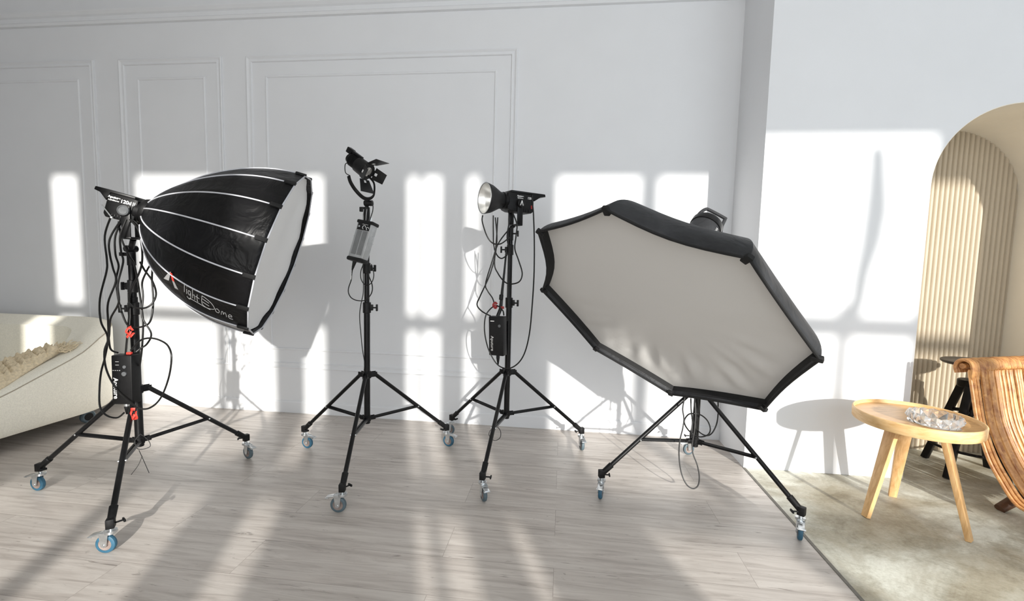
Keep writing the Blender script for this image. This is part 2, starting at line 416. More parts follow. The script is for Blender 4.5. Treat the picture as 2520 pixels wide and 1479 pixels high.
# gathered curtain whose shadow falls on the right wall
def gathered(rows, label):
    bm = BM(); rings = []
    for z, xc, wd in rows:
        rings.append([bm.verts.new((xc+wd/2*math.cos(2*PI*j/14)*(1+.12*math.sin(j*2.4)), WY+.12+.05*math.sin(2*PI*j/14), z)) for j in range(14)])
    for A_, B_ in zip(rings, rings[1:]):
        for j in range(14): bm.faces.new((A_[j], A_[(j+1) % 14], B_[(j+1) % 14], B_[j]))
    bm.faces.new(rings[0][::-1]); bm.faces.new(rings[-1]); o = obj('curtain', bm, m_curt); tag(o, label, 'curtain')
sx, sz = SDX*(PY-WY), SDZ*(PY-WY)
gathered([(z+sz, x+sx, w_) for z, x, w_ in ((1.0, 1.835, .07), (1.1, 1.85, .09), (1.3, 1.865, .10), (1.5, 1.90, .13), (1.7, 1.915, .14), (1.85, 1.91, .12), (2.0, 1.90, .10), (2.06, 1.895, .10), (2.12, 1.885, .02))], 'gathered white curtain tied at the window post')
gathered([(z+sz, x+sx, w_) for z, x, w_ in ((.0, 2.27, .14), (1.0, 2.27, .16), (1.5, 2.30, .14), (1.9, 2.33, .14), (2.1, 2.34, .13), (2.17, 2.38, .05))], 'gathered white curtain beside the right window post')

# ================================================================ LIGHT STANDS
def caster(root, P, ang, tyre, knob_ang):
    """P: stem position on floor; swivel trail direction ang"""
    d = Vector((math.cos(ang), math.sin(ang), 0)); s = Vector((-d.y, d.x, 0)); z = Vector((0, 0, 1)); P = Vector((P[0], P[1], 0))
    C_ = P+d*.022+z*.0425
    b = BM(); cyl(b, P+z*.105, P+z*.128, .009); cyl(b, P+z*.092, P+z*.106, .024, 24)
    for sg in (-1, 1):
        prism(b, [(-.02, .055), (.02, .055), (.012, -.008), (-.002, -.012), (-.012, -.004)], sg*.0165-.0012, sg*.0165+.0012, 0, frame(C_, d, s, z))
    box(b, (-.018, -.0175, .047), (.02, .0175, .052), .001, frame(C_, d, s, z))
    cyl(b, C_-s*.021, C_+s*.021, .0055, 12)
    fork = obj('caster', b, m_chrome, root)
    b = BM(); lathe(b, [(.028, -.011), (.036, -.011), (.041, -.008), (.0425, -.003), (.0425, .003), (.041, .008), (.036, .011), (.028, .011), (.028, -.011)], zframe(C_, s), 32)
    obj('tyre', b, tyre, fork)
    b = BM(); lathe(b, [(0, -.010), (.012, -.010), (.014, -.006), (.0225, -.006), (.028, -.0095), (.0295, -.0095), (.0295, .0095), (.028, .0095), (.0225, .006), (.014, .006), (.012, .010), (0, .010)], zframe(C_, s), 28)
    obj('hub', b, m_hub, fork)
    b = BM(); F = frame(C_, d, s, z)
    prism(b, [(-.005, .048), (.025, .052), (.062, .044), (.064, .036), (.056, .037), (.028, .043), (-.003, .041)], -.015, .015, .001, F)
    box(b, (.05, -.019, .037), (.066, .019, .041), .001, F)
    obj('brake_pedal', b, m_chrome, fork)
def stand(x, y, a, segs, clamps, label, cast, tyres, hb=.315, hc=.606, col=m_black):
    root = thing('light_stand', label, 'stand', (x, y, 0), 'black wheeled light stands')
    z = Vector((0, 0, 1)); B = Vector((x, y, 0))
    b = BM()
    for z0, z1, r in segs: cyl(b, B+z*z0, B+z*z1, r, 20)
    obj('pole', b, col, root)
    b = BM(); cyl(b, B+z*(hc-.022), B+z*(hc+.022), .027, 20)
    for k in range(3):
        d = Vector((math.cos(a+k*2*PI/3), math.sin(a+k*2*PI/3), 0)); s = z.cross(d)
        for sg in (-1, 1): box(b, (.015, sg*.014-.002, hc-.016), (.062, sg*.014+.002, hc+.016), .001, frame(B, d, s, z))
        cyl(b, B+d*.05-s*.019+z*hc, B+d*.05+s*.019+z*hc, .004, 10)
    obj('collar', b, m_plast, root)
    b = BM(); cyl(b, B+z*(hb-.02), B+z*(hb+.018), .024, 20)
    for k in range(3):
        d = Vector((math.cos(a+k*2*PI/3), math.sin(a+k*2*PI/3), 0)); s = z.cross(d)
        for sg in (-1, 1): box(b, (.012, sg*.012-.0015, hb-.012), (.052, sg*.012+.0015, hb+.012), .001, frame(B, d, s, z))
        cyl(b, B+d*.042-s*.016+z*hb, B+d*.042+s*.016+z*hb, .004, 10)
    obj('hub_joint', b, m_plast, root)
    for k in range(3):
        an = a+k*2*PI/3; d = Vector((math.cos(an), math.sin(an), 0)); s = z.cross(d)
        p0 = B+d*.05+z*hc; p1 = B+d*.585+z*.135; ax = (p1-p0).normalized(); J = p0.lerp(p1, .57)
        b = BM(); tube(b, [p0, p1-ax*.03], .0125, 12)
        leg = obj('leg', b, col, root)
        b = BM(); cyl(b, p1-ax*.085, p1+ax*.004, .0175, 14, .0155, .003)
        box(b, (-.02, -.016, -.016), (.014, .016, .028), .003, frame(p1+z*-.002, d, s, z))
        obj('leg_cap', b, m_plast, leg)
        b = BM(); q = p1+Vector((math.cos(cast[k][1]), math.sin(cast[k][1]), 0))*.018-z*.0
        e = Vector((math.cos(cast[k][1]), math.sin(cast[k][1]), 0))
        cyl(b, q, q+e*.028, .004, 10); box(b, (.026, -.016, -.006), (.034, .016, .006), .002, frame(q, e, z.cross(e), z))
        obj('wing_knob', b, m_plast, leg)
        b = BM(); tube(b, [B+d*.042+z*hb+s*.009, J+s*.009], .0076, 8); tube(b, [B+d*.042+z*hb-s*.009, J-s*.009], .0076, 8)
        br_ = obj('brace', b, col, root)
        b = BM(); cyl(b, J-s*.018, J+s*.018, .005, 10); obj('rivet', b, m_chrome, br_)
        stem = B+d*.580
        caster(root, stem, cast[k][0], tyres[k], 0)
    for zc, ka, r in clamps:
        b = BM(); cyl(b, B+z*(zc-.035), B+z*(zc+.035), r+.008, 18, None, .003)
        e = Vector((math.cos(ka), math.sin(ka), 0)); F = frame(B+z*zc, e, z.cross(e), z)
        box(b, (r, -.012, -.018), (r+.022, .012, .02), .003, F)
        c_ = obj('clamp', b, m_plast, root)
        b = BM(); cyl(b, B+z*zc+e*(r+.018), B+z*zc+e*(r+.045), .005, 10)
        box(b, (r+.04, -.008, -.022), (r+.052, .008, .022), .003, F); obj('clamp_knob', b, m_plast, c_)
    return root
g = R_
S1 = Vector((-2.337, 2.206, 0)); S2 = Vector((-1.255, 2.771, 0)); S3 = Vector((-.361, 3.032, 0)); S4 = Vector((.821, 2.746, 0))
def zp(px, py, S): return at(px, py, S.y).z
stand(S1.x, S1.y, 3.236, [(.28, zp(345, 745, S1)+.03, .0205), (.9, zp(340, 640, S1), .0165)], [(zp(345, 760, S1), g(200), .018), (zp(340, 705, S1), g(180), .015)],
      'black wheeled light stand nearest the sofa, tangled in cables', [(g(180), g(-20)), (g(192), g(60)), (g(-20), g(200))], [m_blue, m_blue, m_grey])
stand(S2.x, S2.y, 2.822, [(.28, zp(905, 765, S2), .0195), (.9, zp(905, 555, S2), .0165)], [(zp(905, 757, S2), g(10), .0175), (zp(905, 660, S2), g(60), .0155)],
      'black wheeled light stand with a silver power box and small spotlight', [(g(-10), g(-40)), (g(185), g(60)), (g(-15), g(240))], [m_blue, m_grey, m_blue])
stand(S3.x, S3.y, 2.514, [(.28, zp(1256, 745, S3), .0195), (.9, zp(1258, 590, S3), .0165)], [(zp(1256, 745, S3), g(-15), .0175), (zp(1257, 615, S3), g(190), .015)],
      'black wheeled light stand third from the left, under the silver bowl reflector', [(g(190), g(-30)), (g(-62), g(0)), (g(-75), g(200))], [m_grey, m_grey, m_grey])
stand(S4.x, S4.y, 3.413, [(.28, 1.0, .0195), (.9, 1.42, .0165)], [(1.0, g(90), .0175)],
      'black wheeled light stand beneath the big octagonal softbox', [(g(-102), g(0)), (g(-112), g(180)), (g(200), g(180))], [m_blue, m_blue, m_grey])

# cables
CAB = [0]
def cable(pts, r, label, Y=None, mat=None, wob=.0, name='cable', group=None, closed=False):
    P = []
    for i, p in enumerate(pts):
        if isinstance(p, Vector): P.append(p); continue
        yy = p[2] if len(p) > 2 else Y+wob*math.sin(i*1.7+CAB[0])
        P.append(at(p[0], p[1], yy))
    CAB[0] += 1
    b = BM(); tube(b, cr(P, 6, closed), r, 8, True, closed); o = obj(name, b, mat or m_cable)
    tag(o, label, 'cable', group); return o

# ================================================================ STAND 1: lamp + parabolic softbox
a1, s1, u1 = axes(R_(22.6), R_(-18.05)); C1 = Vector((-1.612, 2.442, 1.371)); RD, LD = .475, .672; AP1 = C1-a1*LD
PH1 = R_(8)
def rdome(t): return RD*(.16+.84*(1-(1-t)**2.15)**.80)
def dome(t, th, off=0): return AP1+a1*(LD*t)+(s1*math.cos(th)+u1*math.sin(th))*(rdome(t)*(1-.18*math.sin(th)*(1-t)**1.4)+off)
NR = 16
soft = thing('parabolic_softbox', 'black deep parabolic softbox with pale piped ribs, by the left stand', 'softbox', AP1)
b = BM(); NT_, SUB = 26, 4
grid = []
for i in range(NT_+1):
    t_ = i/NT_; row = []
    for k in range(NR):
        p = dome(t_, PH1+2*PI*k/NR); q = dome(t_, PH1+2*PI*(k+1)/NR)
        for j in range(SUB):
            f = j/SUB; c = AP1+a1*(LD*t_); v = p.lerp(q, f)-c
            row.append(b.verts.new(c+v*(1-.015*math.sin(PI*f)*math.sin(PI*t_))))
    grid.append(row)
n_ = NR*SUB
for A_, B_ in zip(grid, grid[1:]):
    for j in range(n_): b.faces.new((A_[j], A_[(j+1) % n_], B_[(j+1) % n_], B_[j]))
shell = obj('fabric_shell', b, m_dome, soft)
md = shell.modifiers.new('t', 'SOLIDIFY'); md.thickness = .002; md.offset = 0
for k in range(NR):
    b = BM(); th = PH1+2*PI*k/NR
    tube(b, [dome(.02+.90*i/24, th, .0015) for i in range(25)], .0038, 8); obj('piping', b, m_pipe, soft)
    b = BM(); p = dome(.925, th, .004); q = dome(1.0, th, .004); d = (q-p).normalized(); nn = (s1*math.cos(th)+u1*math.sin(th)); nn = (nn-d*nn.dot(d)).normalized()
    box(b, (0, -.011, -.005), ((q-p).length+.004, .011, .006), .002, frame(p, d, nn.cross(d), nn)); obj('rib_pocket', b, m_lip, soft)
# rim piping and recessed diffuser
rim = [C1+(s1*math.cos(PH1+2*PI*k/NR)+u1*math.sin(PH1+2*PI*k/NR))*(RD) for k in range(NR)]
b = BM(); tube(b, rim, .004, 8, closed=True); obj('rim_piping', b, m_pipe, soft)
b = BM(); cen = b.verts.new(C1-a1*.045); N2 = 64; rings = []
for rr_ in (.25, .5, .75, .9, .985):
    ring = []
    for j in range(N2):
        k = j//4; f = (j % 4)/4; v = (rim[k]-C1).lerp(rim[(k+1) % NR]-C1, f)
        ring.append(b.verts.new(C1-a1*(.045-.02*rr_**6)+v*rr_+a1*.004*math.sin(j*1.1+rr_*9)*rr_))
    rings.append(ring)
for j in range(N2): b.faces.new((cen, rings[0][j], rings[0][(j+1) % N2]))
for A_, B_ in zip(rings, rings[1:]):
    for j in range(N2): b.faces.new((A_[j], A_[(j+1) % N2], B_[(j+1) % N2], B_[j]))
obj('front_diffuser', b, m_diff, soft)
# speed ring
b = BM(); lathe(b, [(.03, -.03), (.062, -.03), (.066, -.02), (.066, .012), (.06, .02), (.03, .02), (.03, -.03)], zframe(AP1, a1), 32); obj('mount_ring', b, m_plast, soft)
# script lettering and chevron on the lower camera-side panel
def inv_dome(px, py):
    best = None
    for i in range(101):
        for j in range(-180, 90, 1):
            t_, th = i/100, R_(j/1.0); p = dome(t_, th); d = p-CAMP; zc = d.dot(CF)
            x = 1260+FPX*d.dot(CR)/zc; y = 739.5-FPX*d.dot(CU)/zc
            nr = (s1*math.cos(th)+u1*math.sin(th)*1.0)
            if nr.dot(CAMP-p) < 0: continue
            e = (x-px)**2+(y-py)**2
            if best is None or e < best[0]: best = (e, t_, th)
    return best[1], best[2]
T0 = inv_dome(455, 717); T1 = inv_dome(580, 788)
def warp_text(co, w=1.0):
    """text space: x 0..1 along the word, y up in the same units (word length = 1)"""
    t_ = T0[0]+(T1[0]-T0[0])*co[0]; th = T0[1]+(T1[1]-T0[1])*co[0]
    arc = .36*co[1]/rdome(t_)
    return dome(t_, th+arc, .0035)
strokes = [[(0, .16), (0, 0)], [(.05, .09), (.05, 0)], [(.05, .125), (.053, .13)],
           [(.13, .09), (.09, .09), (.085, .03), (.12, .02), (.13, .08), (.13, -.03), (.10, -.075), (.05, -.05)],
           [(.17, .17), (.17, 0)], [(.17, .05), (.20, .085), (.215, .06), (.215, 0)],
           [(.265, .13), (.265, .02), (.28, 0)], [(.235, .08), (.31, .08)],
           [(.10, -.05), (.25, -.03), (.45, -.02), (.58, .03), (.60, .08), (.54, .14), (.43, .17), (.36, .17)],
           [(.36, .17), (.37, 0), (.52, -.02)], [(.37, .12), (.50, .11)], [(.37, .06), (.50, .05)],
           [(.66, .09), (.62, .06), (.635, .01), (.68, .01), (.695, .06), (.66, .09)],
           [(.73, .0), (.74, .08), (.765, .08), (.775, .03), (.79, .08), (.815, .08), (.83, 0)],
           [(.87, .05), (.93, .055), (.92, .09), (.885, .09), (.865, .04), (.89, 0), (.95, .005)]]
b = BM()
for st in strokes:
    pp = cr([(x, y, 0) for x, y in st], 5) if len(st) > 2 else [Vector((x, y, 0)) for x, y in st]
    tube(b, [warp_text(p) for p in pp], .0012, 6)
obj('script_lettering', b, m_white, soft)
def poly_on_dome(pts, mat, name):
    bm = BM(); q = [inv_dome(*p) for p in pts]; N = 6
    a_, b_, c_, d_ = q
    V = [[None]*(N+1) for _ in range(N+1)]
    for i in range(N+1):
        for j in range(N+1):
            f, h = i/N, j/N
            t_ = (a_[0]*(1-f)+b_[0]*f)*(1-h)+(d_[0]*(1-f)+c_[0]*f)*h; th = (a_[1]*(1-f)+b_[1]*f)*(1-h)+(d_[1]*(1-f)+c_[1]*f)*h
            V[i][j] = bm.verts.new(dome(t_, th, .003))
    for i in range(N):
        for j in range(N): bm.faces.new((V[i][j], V[i+1][j], V[i+1][j+1], V[i][j+1]))
    obj(name, bm, mat, soft)
poly_on_dome([(416, 668), (422, 668), (416, 690), (404, 684)], m_greyp, 'chevron_mark')
poly_on_dome([(420, 668), (426, 672), (430, 692), (424, 690)], m_red, 'chevron_mark')
poly_on_dome([(424, 690), (430, 692), (440, 713), (432, 708)], m_greyp, 'chevron_mark')

# lamp heads --------------------------------------------------------
def lamp(O, a, s, u, label, side, txt, kx=.60, knob_mat=m_knob, yoke_dx=-.12):
    """side=+1: lettering on the +s side; O is the front mount; a points forward"""
    root = thing('studio_lamp', label, 'studio light', O)
    F = frame(O, a*kx, s, u*1.12); yaw_a = Vector((a.x, a.y, 0)).normalized(); FY = frame(O+a*yoke_dx, yaw_a, s, Vector((0, 0, 1)))
    b = BM(); prism(b, [(-.015, .048), (-.05, .053), (-.225, .053), (-.24, .03), (-.245, -.045), (-.225, -.06), (-.05, -.06), (-.015, -.05)], -.05, .05, .006, F)
    body = obj('lamp_body', b, m_plast, root)
    b = BM(); prism(b, [(-.04, .050), (-.04, .062), (-.34, .066), (-.345, .050), (-.30, .044), (-.245, .015), (-.235, .03), (-.225, .053)], -.052, .052, .003, F); obj('top_fin', b, m_black, root)
    b = BM()
    for i in range(7): box(b, (-.205+i*.022, -.0535, -.056), (-.197+i*.022, .0535, -.040), .001, F)
    obj('cooling_ribs', b, m_black, body)
    b = BM(); lathe(b, [(.0, -.0), (.05, 0), (.058, .008), (.058, .03), (.05, .035), (0, .035)], zframe(O-a*.028, a), 32); obj('front_collar', b, m_black, root)
    # yoke
    yx = yoke_dx
    b = BM()
    for sg in (-1, 1): box(b, (-.021, sg*.060-.004, -.150), (.021, sg*.060+.004, .012), .003, FY)
    box(b, (-.021, -.064, -.157), (.021, .064, -.145), .003, FY)
    yk = obj('yoke', b, m_black, root)
    b = BM(); q = O+a*yx+s*side*.064-u*.012
    lathe(b, [(0, 0), (.024, 0), (.027, .004), (.026, .014), (.020, .018), (.019, .015), (0, .015)], zframe(q, s*side), 28); obj('tilt_knob', b, knob_mat, root)
    # lettering
    for tx, sz_, x, z, bo in txt:
        dx = a*side; m = frame(O+a*(x*kx)+u*z+s*side*.0506, dx, u, s*side)
        obj('lettering', textmesh(tx, sz_, m, bold=bo), m_white, body)
    return root, F
aL, sL, uL = axes(R_(20), R_(-14)); OL = AP1-a1*.03-u1*.012
lamp(OL, aL, sL, uL, 'black studio lamp head with printed lettering, holding the parabolic softbox', 1,
     [('Aputure', .0165, -.19, .040, .0005), ('LightStorm', .011, -.19, .025, .0002), ('120d', .025, -.10, .030, .0007), ('II', .028, -.040, .029, .0003)], yoke_dx=-.052)
b = BM(); pA = OL; p0 = pA-aL*.155-uL*.012+sL*.060; p1 = pA-aL*.095-uL*.062+sL*.068
tube(b, [p0, p1], .003, 8); cyl(b, p1-s1*.006, p1+s1*.006, .006, 12)
tag(obj('tilt_lever', b, m_chrome), 'small steel tilt lever on the side of the left lamp', 'lever')
# tilt adaptor on stand 1
yb = pA-aL*.052-Vector((0, 0, .155)); top1 = Vector((S1.x, S1.y, zp(340, 640, S1)))
b = BM(); cyl(b, top1-Vector((0, 0, .03)), top1+Vector((0, 0, .045)), .02, 18); mid = top1+Vector((0, 0, .06))
tube(b, [mid, yb], .014, 12); cyl(b, mid-Vector((.0, .03, 0)), mid+Vector((.0, .03, 0)), .018, 16); cyl(b, mid-Vector((.045, 0, .03)), mid-Vector((.01, 0, .03)), .006)
box(b, (-.006, -.018, -.01), (.006, .018, .01), .002, frame(mid-Vector((.05, 0, .03)), Vector((1, 0, 0)), Vector((0, 1, 0)), Vector((0, 0, 1))))
tag(obj('tilt_bracket', b, m_plast), 'black tilt bracket joining the left stand to its lamp', 'bracket')

# power box generic
def powerbox(c, ux, uz, w_, dpt, h, label, name='power_box'):
    """c centre; ux width direction, uz long axis"""
    uy = uz.cross(ux).normalized(); F = frame(c, ux, uy, uz); root = thing(name, label, 'power supply', c)
    b = BM(); box(b, (-w_/2, -dpt/2, -h/2), (w_/2, dpt/2, h/2), .005, F); o = obj('casing', b, m_plast, root)
    return root, F, o
Z = Vector((0, 0, 1))
pb = at(311, 932, 2.13); ux = Vector((math.cos(R_(8)), math.sin(R_(8)), 0)).normalized()
root, F, cs = powerbox(pb, ux, Vector((.02, 0, 1)).normalized(), .105, .06, .265, 'black power box with white lettering hung on the left stand')
uy = (F.to_3x3() @ Vector((0, 1, 0))); FR = F.to_3x3()
fx, fy, fz = FR @ Vector((1, 0, 0)), FR @ Vector((0, 1, 0)), FR @ Vector((0, 0, 1))
obj('lettering', textmesh('Aputure', .034, frame(pb-fy*.0306-fx*.032-fz*.045, -fz, fx, -fy), bold=.0006), m_white, cs)
b = BM(); cyl(b, pb-fy*.03+fx*.018+fz*.072, pb-fy*.036+fx*.018+fz*.072, .009, 16); cyl(b, pb-fy*.03+fx*.018+fz*.035, pb-fy*.04+fx*.018+fz*.035, .012, 20); obj('dial', b, m_knob, root)
b = BM()
for i in range(4): box(b, (-.045+i*.011, -.0312, .05), (-.039+i*.011, -.0302, .054), 0, F)
box(b, (-.03, -.0312, .08), (-.012, -.0302, .083), 0, F); box(b, (-.03, -.0312, .098), (-.012, -.0302, .101), 0, F); obj('printed_marks', b, m_greyp, root)
b = BM(); cyl(b, pb-fz*.132, pb-fz*.16, .013, 16); cyl(b, pb-fz*.16, pb-fz*.195, .012, 16, .006); obj('plug', b, m_plast, root)
b = BM(); cyl(b, pb-fz*.132, pb-fz*.150, .0145, 16); obj('plug_ring', b, m_chrome, root)
b = BM(); tube(b, [at(317, 720, 2.17), at(318, 780, 2.16), pb+fz*.13], .008, 8, flat=(0, 1, 0)); tag(obj('hanging_strap', b, m_cable), 'black webbing strap holding the left power box', 'strap')
def ribbon(c, r, mat, label, name='tape_tag', k=0):
    b = BM(); pts = [c+Vector((r*math.cos(i*.8+k), -.012-.006*math.sin(i*2.1), r*1.2*math.sin(i*.8+k)-.002*i)) for i in range(9)]
    tube(b, cr(pts, 4), .0075, 8, flat=(0, 1, 0)); pts = [c+Vector((.4*r, -.015, -.3*r)), c+Vector((.2*r, -.02, -1.2*r)), c+Vector((-.8*r, -.018, -2.2*r))]
    tube(b, cr(pts, 4), .007, 8, flat=(0, 1, 0)); tag(obj(name, b, mat), label, 'tape')
ribbon(at(325, 812, 2.15), .017, m_red, 'bright red tape tag above the left power box')
ribbon(at(334, 1014, 2.08), .019, m_red, 'bright red tape tag on the left stand, near the floor', k=1)
b = BM(); box(b, (-.012, -.008, -.006), (.012, .008, .006), .002, frame(pb+fz*.14+fx*.02, fx, fy, fz)); tag(obj('tape_tag', b, m_red), 'small red tape wrap on top of the left power box', 'tape')
c1 = [([(275, 528), (258, 580), (263, 640), (262, 668), (246, 735), (248, 790), (265, 830), (258, 880), (249, 915), (245, 955), (246, 1000), (262, 1022), (288, 1028), (305, 1016)], 2.10, 'leftmost black cable looping from the left lamp to its power box'),
      ([(300, 538), (276, 575), (268, 600), (271, 630), (278, 660), (285, 692), (266, 745), (266, 790), (269, 845), (275, 862), (290, 868)], 2.12, 'black cable ending at the top of the left power box'),
      ([(302, 540), (284, 580), (284, 625), (292, 655), (286, 690), (293, 745), (308, 790), (322, 804), (350, 804), (370, 790), (377, 745), (374, 690), (374, 650), (362, 610), (342, 560), (330, 545)], 2.14, 'black cable drooping across the left pole behind the red tag'),
      ([(311, 540), (296, 580), (298, 620), (303, 645), (290, 700), (292, 745), (272, 785), (268, 830), (257, 865), (262, 910), (285, 955), (315, 985), (340, 1004), (368, 1004), (395, 980), (415, 930), (422, 880), (414, 852), (395, 838), (370, 832), (345, 838), (322, 862)], 2.08, 'black cable making the widest loop right of the left power box'),
      ([(320, 540), (340, 565), (348, 600), (350, 640), (343, 670), (322, 715), (318, 745), (334, 757), (360, 757), (378, 742), (384, 720), (374, 690), (356, 665), (345, 645)], 2.11, 'black cable in a small coil beside the upper left pole'),
      ([(322, 540), (338, 552), (356, 590), (372, 640), (362, 665), (350, 695), (352, 730), (350, 780), (372, 820), (362, 846), (345, 858), (335, 866)], 2.13, 'black cable hanging close along the left pole'),
      ([(292, 545), (300, 590), (318, 630), (330, 650), (340, 700), (346, 740), (352, 790), (350, 850), (344, 900)], 2.15, 'black cable tucked against the front of the left pole')]
for i, (p, Y, lb) in enumerate(c1): cable(p, .0046, lb, Y, wob=.012, group=None)
cable([(346, 1068, 2.16), (332, 1085, 2.12), (340, 1105, 2.1), (368, 1100, 2.1), (366, 1085, 2.12), (348, 1070, 2.15)], .0018, 'thin black cable tie hooped under the left stand hub', mat=m_thin)
cable([(350, 1122, 2.1), (340, 1145, 2.1), (323, 1168, 2.1)], .0016, 'loose cable tie tail pointing left under the left stand', mat=m_thin)
cable([(342, 1108, 2.1), (352, 1130, 2.1), (367, 1164, 2.1)], .0016, 'loose cable tie tail pointing right under the left stand', mat=m_thin)

# ================================================================ STAND 2: spotlight with barn doors
O2 = at(899, 418, 2.74); a2, s2, u2 = axes(R_(-16), R_(-33))
root2 = thing('spotlight', 'small black spotlight with open barn doors on the second stand', 'studio light', O2)
F2 = frame(O2, a2, s2, u2)
b = BM(); lathe(b, [(0, -.15), (.03, -.15), (.034, -.13), (.034, -.075), (.048, -.065), (.05, -.01), (.05, .02), (.044, .026), (0, .022)], frame(O2, s2, u2, a2), 28)
for i in range(6):
    lathe(b, [(.034, -.125+i*.009), (.041, -.124+i*.009), (.041, -.121+i*.009), (.034, -.12+i*.009)], frame(O2, s2, u2, a2), 28)
hd = obj('lamp_housing', b, m_plast, root2)
b = BM(); box(b, (-.17, -.014, .04), (-.06, .014, .055), .004, F2); box(b, (-.075, -.012, .03), (-.06, .012, .05), .003, F2); box(b, (-.185, -.018, .022), (-.14, .018, .058), .005, F2); obj('rear_handle', b, m_black, root2)
b = BM(); lathe(b, [(0, .030), (.02, .028), (.036, .023), (.040, .018)], frame(O2, s2, u2, a2), 28); obj('lens', b, m_glassy, root2)
b = BM(); lathe(b, [(.044, .012), (.052, .012), (.052, .026), (.044, .026), (.044, .012)], frame(O2, s2, u2, a2), 28)
for i in range(4):
    x, y = ((1, 0), (0, 1), (-1, 0), (0, -1))[i]
    n1 = s2*x+u2*y; n2 = (s2*-y+u2*x)
    box(b, (.01, -.02, .046), (.03, .02, .054), .002, frame(O2, a2, n2, n1))
obj('door_ring', b, m_black, root2)
for i in range(4):
    x, y = ((1, 0), (0, 1), (-1, 0), (0, -1))[i]; n1 = s2*x+u2*y; n2 = (s2*-y+u2*x)
    op = R_((28, 42, 30, 40)[i]); dd = a2*math.cos(op)+n1*math.sin(op); nn = n2.cross(dd)
    b = BM(); F = frame(O2+a2*.026+n1*.053, dd, n2, dd.cross(n2)); s_ = BM()
    W0, W1, Ln = (.042, .062, .085) if i % 2 else (.040, .034, .075)
    vs = [(0, -W0), (0, W0), (Ln, W1), (Ln, -W1)]
    f1 = [s_.verts.new((p[0], p[1], .001)) for p in vs]; f2 = [s_.verts.new((p[0], p[1], -.001)) for p in vs]
    s_.faces.new(f1); s_.faces.new(f2[::-1])
    for q in range(4): s_.faces.new((f1[q], f2[q], f2[(q+1) % 4], f1[(q+1) % 4]))
    merge(b, s_, F); d_ = obj('barn_door', b, m_black, root2, smooth=False)
    b = BM(); box(b, (.006, -.009, .001), (.022, .009, .0022), .0003, F); box(b, (.006, -.009, -.0022), (.022, .009, -.001), .0003, F)
    obj('sticker', b, m_white, d_)
b = BM(); tube(b, cr([at(858, 433, 2.78), at(862, 447, 2.77), at(872, 464, 2.76), at(886, 480, 2.76), at(897, 488, 2.75), at(908, 489, 2.74), at(917, 484, 2.73), at(921, 474, 2.72), at(920, 450, 2.71), at(905, 432, 2.70)], 5), .0115, 8, flat=(0, 1, 0)); obj('yoke', b, m_black, root2)
b = BM(); T2 = Vector((S2.x, S2.y, 0)); ptop = at(905, 490, 2.75)
cyl(b, T2+Z*(zp(905, 545, S2)), T2+Z*(zp(905, 510, S2)), .02, 18); tube(b, [T2+Z*zp(905, 512, S2), ptop], .012, 12)
cyl(b, at(897, 500, 2.76), at(917, 500, 2.76), .018, 16); box(b, (-.045, -.01, -.016), (-.018, .01, .014), .003, frame(T2+Z*zp(905, 515, S2), Vector((1, 0, 0)), Vector((0, 1, 0)), Z))
tag(obj('swivel_bracket', b, m_plast), 'black swivel bracket between spotlight and second stand', 'bracket')
# silver power box
p2 = at(893, 594, 2.70); uz2 = (at(905, 550, 2.72)-at(880, 636, 2.68)).normalized(); ux2 = Vector((.92, -.25, 0)); ux2 = (ux2-uz2*ux2.dot(uz2)).normalized()
uy2 = uz2.cross(ux2); F = frame(p2, ux2, uy2, uz2)
root = thing('power_box', 'tilted silver power box with black ends on the second stand', 'power supply', p2)
W, DP, HH = .118, .055, .225
b = BM(); box(b, (-W/2, -DP/2, -HH/2), (W/2, DP/2, HH/2), .008, F); cs = obj('casing', b, m_alu, root)
b = BM(); box(b, (-W/2+.018, -DP/2-.0012, -HH/2+.02), (-.004, -DP/2, HH/2-.052), 0, F); box(b, (.004, -DP/2-.0012, -HH/2+.02), (W/2-.018, -DP/2, HH/2-.052), 0, F); obj('grey_face_panels', b, m_alu_d, cs)
b = BM(); box(b, (-W/2+.012, -DP/2-.0016, HH/2-.048), (W/2-.012, -DP/2, HH/2-.004), 0, F); obj('control_panel', b, m_plast, cs)
b = BM(); q = p2-uy2*(DP/2+.002); cyl(b, q-ux2*.03+uz2*(HH/2-.028), q-ux2*.03+uz2*(HH/2-.028)-uy2*.008, .006, 14); obj('toggle_knob', b, m_chrome, root)
b = BM()
for dx, sz_, z_ in ((.006, .012, HH/2-.03), (.034, .009, HH/2-.034)):
    tube(b, [q-uy2*.001+ux2*(dx+sz_*math.cos(i*.5))+uz2*(z_+sz_*math.sin(i*.5)) for i in range(10)], .0016, 6)
for i in range(4): box(b, (-.012+i*.012, -DP/2-.0022, HH/2-.012), (-.006+i*.012, -DP/2-.0016, HH/2-.009), 0, F)
obj('printed_marks', b, m_white, root)
b = BM(); box(b, (-W/2-.004, -DP/2-.006, HH/2-.006), (W/2+.004, DP/2+.006, HH/2+.016), .007, F); obj('end_cap', b, m_plast, root)
b = BM(); box(b, (-W/2-.003, -DP/2-.006, -HH/2-.022), (W/2+.003, DP/2+.006, -HH/2+.004), .009, F); obj('end_cap', b, m_plast, root)
for sg, zz in ((-1, .05), (1, .02)):
    b = BM(); tube(b, [p2+ux2*sg*(W/2+.002)+uz2*(zz-.02), p2+ux2*sg*(W/2+.014)+uz2*(zz-.018), p2+ux2*sg*(W/2+.014)+uz2*(zz+.018), p2+ux2*sg*(W/2+.002)+uz2*(zz+.02)], .002, 6)
    tube(b, [p2+ux2*sg*(W/2+.014)+uz2*(zz-.018), p2+ux2*sg*(W/2+.026)+uz2*(zz-.028)], .002, 6); obj('latch', b, m_chrome, root)
